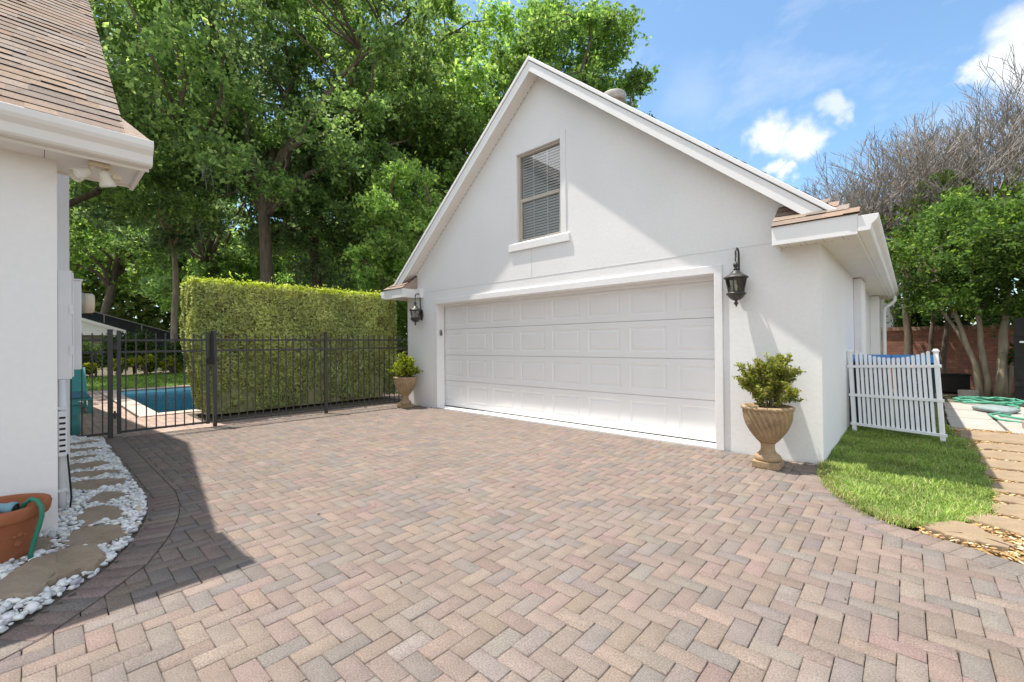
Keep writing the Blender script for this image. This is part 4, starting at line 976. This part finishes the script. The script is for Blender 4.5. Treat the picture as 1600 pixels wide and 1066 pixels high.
k = face == 2; P[k] = np.stack([HX0 + b * (HX1 - HX0), yy, HZ - dep * .8 + .015 * np.sin(yy * 9)], 1)[k]; O_[k] = (0, 0, 1)
st = (face == 2) & (rng.uniform(0, 1, n) < .05); dep[st] = -np.abs(rng.normal(0, .05, st.sum())); P[st, 2] = HZ - dep[st]
k = face == 3; P[k] = np.stack([xx, HY1 - dep, z], 1)[k]; O_[k] = (0, 1, 0)
V, F = leaf_quads(P, np.full(n, .034), .25, .40, O_, .9)
hz_ = np.clip(P[:, 2:3] / HZ, 0, 1); yel = 1 / (1 + np.exp(-(np.sin(P[:, 1:2] * 2.3 + 1) + np.sin(P[:, 1:2] * 5 + P[:, 2:3] * 3.1) + rng.normal(0, .5, (n, 1)) + (hz_ - .62) * 5)))
cA = np.array([(.46,.54,.22)]); cB = np.array([(.68,.73,.27)])
T = cA * (1 - yel) + cB * yel; new = (P[:, 2:3] > HZ - .07); T = np.where(new, np.array([(.58,.68,.10)]), T)
br = rng.uniform(0, 1, (n, 1)) < .04; T = np.where(br, np.array([(.18,.11,.05)]), T)
mesh_np('foliage', V, F, hedgem, t, np.clip(T * (1 + rng.normal(0, .2, (n, 1))), .01, 1))
# ------------------------------------------------------------------ plants and things beyond the pool
def bush(name, label, cat, loc, rx, ry, h, n, leaf, cols, w=None, group=None, seed=1, core=True, up=.3):
    global rng; rng = np.random.default_rng(seed); random.seed(seed)
    t = thing(name, label, cat, loc, group); c = np.array(loc)
    m = MB()
    for k in range(7):
        a = random.uniform(0, 6.28); q = random.uniform(.2, .7); m.tube(curve((c[0], c[1], c[2] - .02), (c[0] + math.cos(a) * rx * q, c[1] + math.sin(a) * ry * q, c[2] + h * .75), .05, 4, .03), [.03, .026, .02, .014, .006], 5)
    m.build('stem', barkm, t)
    cs = []
    for _ in range(max(6, int(n / 420))):
        d = unit(rng.normal(size=(1, 3)))[0] * rng.uniform(.35, .85); cs.append(c + np.array([d[0] * rx, d[1] * ry, h * .52 + d[2] * h * .42]))
    P, I = sprays(cs, [min(rx, ry, h) * .48] * len(cs), 30, max(4, int(n / len(cs) / 30)), .8, up)
    P = P[P[:, 2] > c[2] + .02]; V, F = leaf_quads(P, np.full(len(P), leaf), .4)
    mesh_np('foliage', V, F, leafm, t, tints(len(P), cols, w, .2)); return t
DK = [(.08,.15,.035), (.11,.19,.045), (.06,.11,.03), (.17,.25,.06)]
for i, (x, y, rx, h) in enumerate(((-28.3, -.6, 1.7, 2.0), (-28.0, 1.5, 1.6, 1.9), (-27.9, 3.3, 1.6, 2.0), (-27.6, 5.2, 1.6, 1.95), (-27.6, 7.0, 1.6, 2.1))):
    bush('dark_shrub', ['dark shrub behind the lawn nearest the house wall', 'dark rounded shrub seen through the short fence panel', 'dark shrub behind the lawn seen just right of the thick gate post',
         'dark shrub behind the lawn seen through the middle of the gate', 'dark shrub behind the lawn at the corner of the clipped hedge'][i], 'shrub', (x, y, 0), rx, 1.25, h, 5200, .06, DK, None, 'dark shrubs along the far edge of the lawn', 40 + i)
for i, (x, y, s) in enumerate(((-26.6, 2.6, .62), (-26.5, 3.55, .72), (-26.4, 4.5, .66), (-26.7, 1.4, .5))):
    bush('croton', ['yellow green croton left of the gate post beyond the lawn', 'tallest yellow green croton in the row beyond the pool', 'yellow green croton nearest the clipped hedge beyond the pool', 'low yellow croton seen through the short fence panel'][i],
         'croton', (x, y, 0), .62, .55, s * 1.25, 1300, .07, [(.52,.54,.04), (.62,.60,.06), (.34,.42,.05), (.18,.26,.05)], None, 'yellow crotons beyond the lawn', 60 + i, up=.8)
bush('azalea', 'small pink flecked bush in the gap between hedge and garage', 'shrub', (-10.3, 6.9, 0), .7, .6, 1.9, 2600, .05, [(.10,.17,.03), (.16,.24,.05), (.07,.12,.03), (.62,.45,.42)], [.4,.35,.2,.05], None, 71)
bush('garden_tree_shrub', 'bright green tall bush peeking between hedge and garage', 'shrub', (-13.2, 9.2, 0), 1.5, 1.3, 3.6, 5200, .06, [(.12,.22,.03), (.17,.28,.045), (.08,.15,.03)], None, None, 72)
t = thing('garden_fence', 'low dark picket fence beyond the lawn', 'fence', (-26.0, 2, 0))
m = MB()
for y in np.arange(-1.2, 1.9, .12): m.box(-27.02, -27.0, y, y + .02, 0, .95)
for z in (.15, .85): m.box(-27.03, -26.99, -1.2, 1.9, z, z + .04)
m.build('picket_panel', blackm, t)
for y in (-1.2, .35, 1.9):
    m = MB(); m.box(-27.04, -26.96, y - .04, y + .04, 0, 1.05); m.build('post', blackm, t)
# teal chair and bin at the pool side of the house
t = thing('pool_lounger', 'teal pool lounger with a blue cushion beyond the fence', 'lounger', (-12.7, .45, 0))
m = MB(); m.box(-13.4, -12.0, .25, .80, .26, .30); m.build('seat', tealm, t, bevel=.01)
m = MB(); m.prism([(-13.4, .28), (-13.34, .28), (-13.85, .86), (-13.91, .84)], 'y', .25, .80); m.build('backrest', tealm, t, bevel=.01)
m = MB(); m.box(-13.35, -12.05, .28, .77, .302, .36); m.build('cushion', tealcloth, t, bevel=.02)
for x in (-13.3, -12.1):
    for y in (.29, .76):
        m = MB(); m.box(x - .025, x + .025, y - .025, y + .025, 0, .26); m.build('leg', tealm, t)
t = thing('teal_drum', 'teal plastic drum tight against the house behind the fence', 'drum', (-9.25, .42, 0))
m = MB(); m.lathe([(.17, 0.000), (.18, 0.014), (.185, 0.144), (.19, 0.158), (.185, 0.173), (.185, 0.302), (.19, 0.317), (.185, 0.331), (.18, 0.446), (.17, 0.461)], (-9.25, .30, 0), 28); m.build('body', tealm, t, smooth=True)
m = MB(); m.lathe([(.195, 0.457), (.198, 0.479), (.18, 0.490), (.0, 0.497)], (-9.25, .30, 0), 28); m.build('lid', tealm, t, smooth=True)

# neighbour's house and its screened pool cage
t = thing('house', 'neighbour house with a white gable and beam beyond the trees', 'house', (-42, 1, 0))
m = MB(); m.box(-52, -43.5, -8, 3.6, 0, 2.5); m.build('wall', M('far_wall', (.45,.42,.38), .9, .1), t)
gx = -41.6
m = MB(); m.prism([(-8.5, 2.5), (4.0, 2.5), (-2.2, 4.75)], 'x', gx - .3, gx); m.build('gable', whitep, t)
m = MB(); m.prism([(4.5, 2.32), (4.5, 2.52), (-2.2, 4.98), (-2.2, 4.75)], 'x', gx - .32, gx + .12); m.prism([(-2.2, 4.75), (-2.2, 4.98), (-8.9, 2.52), (-8.9, 2.32)], 'x', gx - .32, gx + .12); m.build('bargeboard', trimw, t)
m = MB(); m.prism([(4.5, 2.53), (4.5, 2.62), (-2.2, 5.08), (-8.9, 2.62), (-8.9, 2.53), (-2.2, 4.99)], 'x', -52, gx + .1); m.build('roof', screenm, t)
m = MB(); m.box(gx - .2, gx + .05, -8.5, 4.0, 2.18, 2.49); m.build('beam', trimw, t)
for y in (1.4, 3.8):
    m = MB(); m.box(gx - .16, gx + .04, y - .11, y + .11, 0, 2.18); m.build('column', trimw, t)
m = MB(); m.tube([(gx + .05, 4.5, 2.35), (gx + .05, 4.3, 2.1), (gx + .05, 4.0, 2.0), (gx + .05, 3.95, .1)], .06, 8); m.build('downspout', trimw, t)
t = thing('pool_cage', 'dark screened pool cage next to the white gable', 'screen enclosure', (-46, 6, 0))
m = MB(); m.add([(-55,1.5,0),(-46.5,1.5,0),(-46.5,10.5,0),(-55,10.5,0),(-55,1.5,4.9),(-46.5,1.5,4.6),(-46.5,10.5,1.7),(-55,10.5,2.4)], [(0,1,5,4),(1,2,6,5),(2,3,7,6),(3,0,4,7),(4,5,6,7)]); m.build('screen', screenm, t)
m = MB()
for y in (1.5, 3.75, 6.0, 8.25, 10.5):
    zt_ = 4.6 - (y - 1.5) * .322; m.box(-46.5, -46.42, y - .035, y + .035, 0, zt_ + .05)
m.bar((-46.45, 1.5, 4.62), (-46.45, 10.5, 1.72), .07, .07); m.box(-46.5, -46.43, 1.5, 10.5, 1.0, 1.06); m.build('frame', greym, t)

# ------------------------------------------------------------------ right hand side yard
t = thing('picket_panel', 'white scalloped picket panel leaning in front of the recycling bins', 'picket panel', (-.17, 7.8, 0))
A0, B0 = Vector((-.60, 7.83, .0)), Vector((.285, 7.66, -.02)); top_ = Vector((-.045, .10, 1.0))
def PP(s, z): return A0.lerp(B0, s) + top_ * z
m = MB()
for i in range(16):
    s = .055 + .89 * (i + .5) / 16; q = (s - .5) / .5; zt_ = 1.045 + .135 * q * q + .02 * s
    a_, b_ = PP(s, .10), PP(s, zt_); n_ = Vector((.19, .98, 0)) * .009
    m.bar(a_, b_, .033, .017, up=(.19, .98, 0)); m.tube([b_ - n_ * .94, b_ + n_ * .94], [.0165, .0165], 10)
m.build('pickets', fencew, t)
for zl, zr_ in ((.125, .125), (.525, .555), (.925, .985)):
    m = MB(); o_ = Vector((-.19, -.98, 0)) * .022; m.bar(PP(-.04, zl) + o_, PP(1.05, zr_) + o_, .024, .038); m.build('rail', fencew, t, bevel=.003)
for s, z0, z1 in ((.0, .0, 1.13), (1.0, .0, 1.165)):
    m = MB(); m.bar(PP(s, z0), PP(s, z1), .046, .046, up=(.19, .98, 0)); p_ = m.build('post', fencew, t, bevel=.003)
    m = MB(); m.bar(PP(s, z1), PP(s, z1 + .02), .066, .066, up=(.19, .98, 0)); m.bar(PP(s, z1 + .0202), PP(s, z1 + .035), .045, .045, up=(.19, .98, 0)); m.build('post_cap', fencew, p_, bevel=.004)
def cart(x, y, label):
    t = thing('recycling_bin', label, 'recycling bin', (x, y, 0), 'recycling bins behind the picket panel')
    m = MB(); m.add([(x-.19,y-.22,.02),(x+.19,y-.22,.02),(x+.19,y+.22,.02),(x-.19,y+.22,.02),(x-.218,y-.29,.98),(x+.218,y-.29,.98),(x+.218,y+.29,.98),(x-.218,y+.29,.98)], [(0,3,2,1),(4,5,6,7),(0,1,5,4),(1,2,6,5),(2,3,7,6),(3,0,4,7)])
    m.build('body', plastic_dark, t, bevel=.02)
    m = MB(); m.prism([(y - .33, .985), (y + .30, .985), (y + .30, 1.07), (y + .1, 1.085), (y - .31, 1.03)], 'x', x - .235, x + .235); m.build('lid', plastic_blue, t, bevel=.012)
    for s in (-1, 1):
        m = MB(); m.lathe([(.10, -.03), (.11, -.02), (.11, .02), (.10, .03)], (x + s * .19, y + .21, .11), 20, axis=(1, 0, 0)); m.build('wheel', blackplastic, t)
    m = MB(); zc = .78; yf = y - .22 - .07 * (zc - .02) / .96 - .004
    for k in range(3):
        a = R(90 + 120 * k); p1 = [(x + .075 * math.cos(a + q), yf, zc + .075 * math.sin(a + q)) for q in (-.75, -.35, .05, .45)]; m.tube(p1, [.009, .009, .014, .004], 6)
    for k in range(9): m.tube([(x + .11 * math.cos(R(200 + k * 15)), yf, zc + .11 * math.sin(R(200 + k * 15))), (x + .125 * math.cos(R(204 + k * 15)), yf, zc + .125 * math.sin(R(204 + k * 15)))], .006, 4)
    m.build('recycling_mark', plastic_pale, t)
cart(-.445, 8.42, 'dark blue recycling bin against the garage wall with pale mark and blue lid')
cart(.03, 8.46, 'dark blue recycling bin with blue lid at the slab side of the pickets')
# brick wall with a soldier-course cap
t = thing('brick_wall', 'red brick garden wall with a brick cap behind the trees', 'wall', (1, 16.4, 0))
m = MB(); m.box(-3.5, 6.5, 16.4, 16.6, -.03, 1.56); m.build('brickwork', brick, t)
m = MB(); x = -3.5
while x < 6.5:
    m.cur = random.choice([(.36,.20,.14), (.42,.26,.19), (.30,.16,.11), (.46,.31,.24)]); m.box(x, x + .072, 16.36, 16.64, 1.563, 1.66 + random.gauss(0, .002)); x += .082
m.cur = None; m.build('cap', M('cap_brick', (1,1,1), .9, .15, 12, attr=True), t)
t = thing('timber_gate', 'dark timber side gate with a pale handle plate by the brick wall', 'gate', (2.2, 13.6, 0))
m = MB()
for k in range(7): m.box(1.53 + k * .20, 1.722 + k * .20, 13.30, 13.33, .03, 1.72)
m.build('boards', M('dark_timber', (.022,.020,.019), .7, .2, 4), t, bevel=.004)
for z in (.35, 1.35):
    m = MB(); m.box(1.53, 2.93, 13.27, 13.299, z, z + .10); m.build('rail', blackplastic, t)
m = MB(); m.box(1.60, 1.70, 13.262, 13.269, 1.22, 1.255); m.build('handle_plate', fencew, t)
t = thing('storage_box', 'low dark storage box at the foot of the brick wall', 'box', (.75, 15.6, 0))
m = MB(); m.box(.38, 1.06, 15.45, 15.95, -.02, .40); m.build('body', blackplastic, t, bevel=.015)
m = MB(); m.box(.36, 1.08, 15.43, 15.97, .402, .44); m.build('lid', blackplastic, t, bevel=.01)
# hose coil, bag, blocks
m = MB(); pts = []
for k in range(64):
    a = k * .34; rr = .42 + .05 * math.sin(k * .7) + .02 * math.sin(k * 2.1); pts.append((1.12 + rr * math.cos(a) * 1.05, 12.75 + rr * math.sin(a) * 1.2, .05 + .012 * (k % 5) + .02 * (k / 64)))
pts += [(1.45, 12.2, .05), (1.30, 11.4, .05), (.95, 10.75, .045), (1.0, 10.2, .04), (1.28, 10.0, .04), (1.32, 10.35, .05), (1.05, 10.6, .06), (1.2, 10.9, .05)]
m.tube(pts, .017, 8); tag(m.build('garden_hose', hosepale, smooth=True), 'pale green hose coiled on the concrete slabs by the tree', 'hose')
m = MB(); m.lathe([(.0, .0), (.9, .0), (1.0, .06), (1.02, .10), (.9, .15), (.5, .19), (.0, .18)], (0, 0, 0), 26, lambda i, a: 1 + .06 * math.sin(3 * a + i) + .03 * math.sin(7 * a))
o = m.build('folded_bag', bagm, smooth=True); o.location = (1.07, 11.35, .03); o.scale = (.25, .33, .55); o.rotation_euler = (0, 0, .5); tag(o, 'grey folded bag lying inside the green hose', 'bag')
k = 0
for (x, y, z, lb) in ((1.16, 9.45, .03, 'tan paving block nearest the path, lower of its little stack'), (1.18, 9.47, .132, 'tan paving block on top of the stack nearest the path'),
                      (1.22, 9.72, .03, 'tan paving block in the middle of the loose row'), (1.26, 10.02, .03, 'tan paving block farthest along the loose row by the hose')):
    m = MB(); m.box(-.0, .42, -.12, .12, .0, .10); o = m.build('paving_block', M('block_tan%d' % k if k else 'block_tan', (.42,.32,.26), .9, .15, 8) if k == 0 else MATS['block_tan'], bevel=.008); o.location = (x, y, z); o.rotation_euler = (0, 0, rng.normal(0, .06)); k += 1
    tag(o, lb, 'paving block', 'loose paving blocks by the path')
m = MB(); m.lathe([(0,0),(.11,0),(.14,.02),(.13,.045),(.0,.06)], (0,0,0), 12); 
o = stone('garden_stone', [(.80,14.25),(1.05,14.2),(1.12,14.4),(.95,14.5),(.80,14.42)], .0, .14, 'pale flat stone at the foot of the forked tree', 'stone', None, mat=slabm)

# white neighbour house behind the brick wall
t = thing('house', 'white rendered house just showing above the brick wall', 'house', (-3, 22, 0))
m = MB(); m.box(-8, -.50, 20.5, 30, 0, 2.95); m.build('wall', stucco, t)
m = MB(); m.prism([(-8.4, 2.95), (-.30, 2.95), (-4.3, 4.6)], 'y', 20.2, 30); m.build('roof', M('grey_shingle', (.36,.36,.36), .9, .15, 20), t)
# leafy tree with several pale trunks
def forked_tree(label, x, y, stems, cs, crad, nsp, nleaf, leaf, cols, w, seed, name='forked_tree', mat=None, br=.06):
    global rng; rng = np.random.default_rng(seed); random.seed(seed)
    t = thing(name, label, 'tree', (x, y, 0), 'multi stemmed trees by the brick wall')
    m = MB(); tips = []
    for (dx, dy, h, rr, bx, by) in stems:
        pts = [Vector((x + dx, y + dy, -.05)), Vector((x + dx * 1.05 + bx * .12, y + dy + by * .12, h * .25)), Vector((x + dx + bx * .40, y + dy + by * .4, h * .55)), Vector((x + dx + bx * .72, y + dy + by * .7, h * .8)), Vector((x + dx + bx, y + dy + by, h))]
        dense = []
        for i in range(4): dense += [pts[i].lerp(pts[i+1], q) + Vector((random.gauss(0,.012), random.gauss(0,.012), 0)) for q in (0, .5)]
        dense.append(pts[-1]); m.tube(dense, [rr * (1.3 if i == 0 else 1 - .075 * i) for i in range(9)], 9); tips.append(dense)
    for c in cs:
        c = Vector(c); q = min((p for l in tips for p in l[4:]), key=lambda p: (p - c).length); m.tube(curve(q, c, .1, 5, .06), [br * .6, br * .5, br * .4, br * .3, br * .2, br * .1], 5)
    m.build('trunk', mat or barkpale, t, smooth=True)
    P, I = sprays(cs, [crad * random.uniform(.8, 1.2) for _ in cs], nsp, nleaf, .75, .1, .2, .07); V, F = leaf_quads(P, np.full(len(P), leaf), .25, .55)
    mesh_np('crown', V, F, leafm, t, tints(len(P), cols, w, .18) * np.clip(rng.normal(1, .14, len(cs)), .7, 1.4)[I][:, None]); return t
random.seed(5)
def crown_pts(cx, cy, cz, rx, ry, rz, n, gap, inner=.35):
    out = []; k = 0
    while len(out) < n and k < 5000:
        k += 1; p = Vector((random.uniform(-1,1), random.uniform(-1,1), random.uniform(-1,1)))
        if not inner < p.length < 1: continue
        q = Vector((cx + p.x * rx, cy + p.y * ry, cz + p.z * rz))
        if all((q - o).length > gap for o in out): out.append(q)
    return out
G1 = [(0.109, 0.21, 0.045), (0.16, 0.275, 0.058), (0.076, 0.153, 0.038), (0.255, 0.37, 0.076)]
forked_tree('leafy tree with several pale forked trunks beside the hose coil', 1.28, 14.45,
    [(-.12, .0, 2.9, .062, -.72, .2), (-.03, .05, 2.9, .072, -.20, .25), (.17, .0, 2.6, .105, .16, .1), (.24, .05, 2.9, .06, .95, .1), (-.05, .1, 2.8, .05, -1.1, .3)],
    crown_pts(1.8, 14.7, 3.2, 2.15, 1.9, 1.5, 64, .48), .62, 30, 24, .046, G1, [.35,.3,.2,.15], 81)
forked_tree('darker tree with twisted trunks against the brick wall near the garage', .30, 15.75,
    [(-.32, .0, 2.6, .12, -.1, .2), (.05, .1, 2.6, .07, .15, .1), (.25, .0, 2.7, .08, .25, -.1)],
    crown_pts(.95, 16.5, 3.45, 1.15, 1.4, 1.5, 30, .5), .62, 28, 20, .048, G1, [.4,.25,.25,.1], 82, mat=barkm)
bush('garden_shrub', 'green shrub against the brick wall beside the dark gate', 'shrub', (2.05, 14.6, 0), .55, .5, 1.5, 2200, .05, [(.11,.19,.03), (.16,.24,.04), (.07,.13,.025)], None, None, 83)
bush('garden_shrub', 'tall dark shrub behind the brick wall under the bare trees', 'shrub', (.6, 18.6, 0), 1.4, 1.1, 3.4, 6000, .07, [(.06,.11,.03), (.08,.14,.04), (.045,.09,.025)], None, None, 84)
bush('garden_shrub', 'dark shrub behind the brick wall past the forked trunks', 'shrub', (2.9, 18.9, 0), 1.5, 1.1, 3.6, 6000, .07, [(.06,.11,.03), (.08,.14,.04), (.045,.09,.025)], None, None, 85)
# bare winter-looking trees, fine twigs
def bare(label, x, y, h, seed, nst=6, spread=.34, leaves=60):
    global rng; rng = np.random.default_rng(seed); random.seed(seed)
    t = thing('bare_tree', label, 'tree', (x, y, 0), 'bare trees behind the brick wall'); m = MB(); ends = []
    def grow(p, d, ln, rr, lev):
        q = p + d * ln * .5 + Vector((random.gauss(0,.04), random.gauss(0,.04), 0)) * ln; e = q + (d + Vector((random.gauss(0,.09), random.gauss(0,.09), random.gauss(0.03,.06)))).normalized() * ln * .5
        m.tube([p, q, e], [rr, rr * .88, rr * .76], 6 if lev < 2 else (4 if lev < 4 else 3), cap=lev < 2)
        if lev in (3, 4): ends.append(e)
        if lev >= 8: return
        nb = 2 if lev < 1 else (random.choice((2, 2, 3)) if lev < 4 else random.choice((2, 2, 2, 3)))
        for k in range(nb):
            a = random.uniform(0, 6.28); sp = random.uniform(.25, .60) * (1 if lev < 4 else 1.35); ax = Vector((math.cos(a), math.sin(a), 0)); dd = (d + ax * sp + Vector((0, 0, .17))).normalized()
            grow(e if k < 2 else q, dd, ln * random.uniform(.68, .86), max(.0065, rr * random.uniform(.60, .74)), lev + 1)
    for k in range(nst):
        a = 6.28 * k / nst + random.uniform(-.4, .4); d = Vector((math.cos(a) * spread, math.sin(a) * spread, 1)).normalized()
        grow(Vector((x + math.cos(a) * .12, y + math.sin(a) * .12, -.05)), d, h * .225, .10, 0)
    m.build('trunk', twigm, t)
    cs = [c for c in ends if c.z < h * .60]; cs = random.sample(cs, min(len(cs), leaves))
    if cs:
        P, I = sprays(cs, [.42] * len(cs), 7, 9, .8, .1, .1, .07); V, F = leaf_quads(P, np.full(len(P), .075), .5); mesh_np('foliage', V, F, leafm, t, tints(len(P), G1 + [(.17,.22,.04)], None, .2))
    return t
bare('bare twiggy tree with the widest crown above the garage eave', .25, 21.5, 9.6, 91, 9, .52, 90)
bare('tallest bare twiggy tree standing toward the cloud at the photo edge', 2.7, 21.5, 10.4, 92, 9, .48, 110)
bare('lower bare twiggy tree just behind the garage roof slope', -1.3, 24, 8.6, 93, 8, .55, 40)

# ------------------------------------------------------------------ tall oaks and the wood behind them
BR = [(0.211, 0.367, 0.093), (0.28, 0.45, 0.118), (0.37, 0.545, 0.141), (0.14, 0.26, 0.078), (0.461, 0.628, 0.189)]
BG = [(0.199, 0.316, 0.166), (0.252, 0.37, 0.2), (0.318, 0.447, 0.249), (0.145, 0.239, 0.133), (0.384, 0.508, 0.283)]
oak('big oak with the thick straight trunk rising behind the clipped hedge', (-20.7, 6.8, 0), 20.5, 7.4, .33, 8.0, 101, OAK, None, 10, 122, .14, zlo=5.2, moss=26, crad=1.4)
oak('oak whose crown spreads over the house roof, trunk hidden by the house', (-24.5, -.9, 0), 18.5, 6.8, .36, 5.0, 102, OAK, None, 10, 78, .14, zlo=5.2, moss=26, crad=1.45)
oak('oak with a leaning trunk above the neighbour gable', (-57.0, 3.6, 0), 23, 8.5, .45, 8.2, 103, BR, None, 9, 56, .26, lean=(-.5, 1.8), zlo=6.5, moss=14, crad=2.0, nsp=26, nleaf=18)
oak('low sunny oak above the neighbour gable and screen cage', (-47.0, 12.5, 0), 11.5, 5.5, .22, 4.0, 113, BR, None, 8, 40, .2, zlo=2.4, crad=1.5, moss=10)
oak('slim pale trunked oak just left of the clipped hedge', (-28.4, 5.0, 0), 17, 4.4, .17, 7.5, 104, BG, None, 8, 42, .17, zlo=6.0, moss=22, crad=1.4, bark=barkpale)
oak('dark oak standing behind the middle of the clipped hedge', (-24.1, 10.5, 0), 20, 5.2, .34, 7.5, 105, BG, None, 9, 50, .16, zlo=5.0, moss=20, crad=1.5)
oak('oak with a leaning trunk beside the garage eave', (-20.4, 11.3, 0), 15.5, 4.6, .36, 5.0, 106, OAK, None, 9, 46, .15, lean=(.9, 1.3), zlo=4.6, crad=1.3)
oak('bright green young oak low beside the garage rake', (-14.6, 10.2, 0), 8.6, 2.4, .13, 3.4, 107, BR, [.2,.25,.25,.1,.2], 8, 34, .12, zlo=2.6, crad=.85, nsp=22)
oak('tall sunny oak directly behind the garage gable', (-18.0, 16.6, 0), 20.5, 5.4, .36, 7, 108, BR, None, 10, 88, .15, zlo=5.0, crad=1.35)
oak('sunny oak whose crown ends against the open sky behind the roof vent', (-14.4, 20.6, 0), 21.0, 4.9, .36, 7, 109, BR, [.3,.25,.1,.28,.07], 10, 84, .155, zlo=4.5, crad=1.3)
oak('grey green oak deep between the garage oaks', (-24.5, 18.2, 0), 22, 5.6, .34, 8, 110, BG, None, 9, 62, .17, zlo=6, crad=1.5)
oak('far oak behind the slim pale trunk', (-42, 9.5, 0), 22, 7.5, .4, 8, 111, OAK, None, 9, 52, .23, zlo=4.5, crad=1.9, moss=16)
oak('far oak at the back between the hedge and the garage', (-36, 18.5, 0), 22, 7.0, .4, 8, 112, OAK, None, 9, 52, .22, zlo=4.0, crad=1.9)
# the wood that closes the view
rng = np.random.default_rng(131)
n = 95000; a = rng.uniform(R(108), R(182), n); rad = rng.uniform(68, 84, n); x, y = np.cos(a) * rad, np.sin(a) * rad
hh = 19 + 2 * np.sin(a * 17) + 1.2 * np.sin(a * 41 + 1)
P = np.stack([x, y, rng.uniform(0, 1, n) ** .8 * hh], 1); V, F = leaf_quads(P, np.full(n, .45), .5)
tag(mesh_np('distant_wood', V, F, leafm, None, tints(n, [(.15,.22,.06), (.19,.27,.07), (.26,.33,.09)], None, .25)), None, None, None, 'stuff')
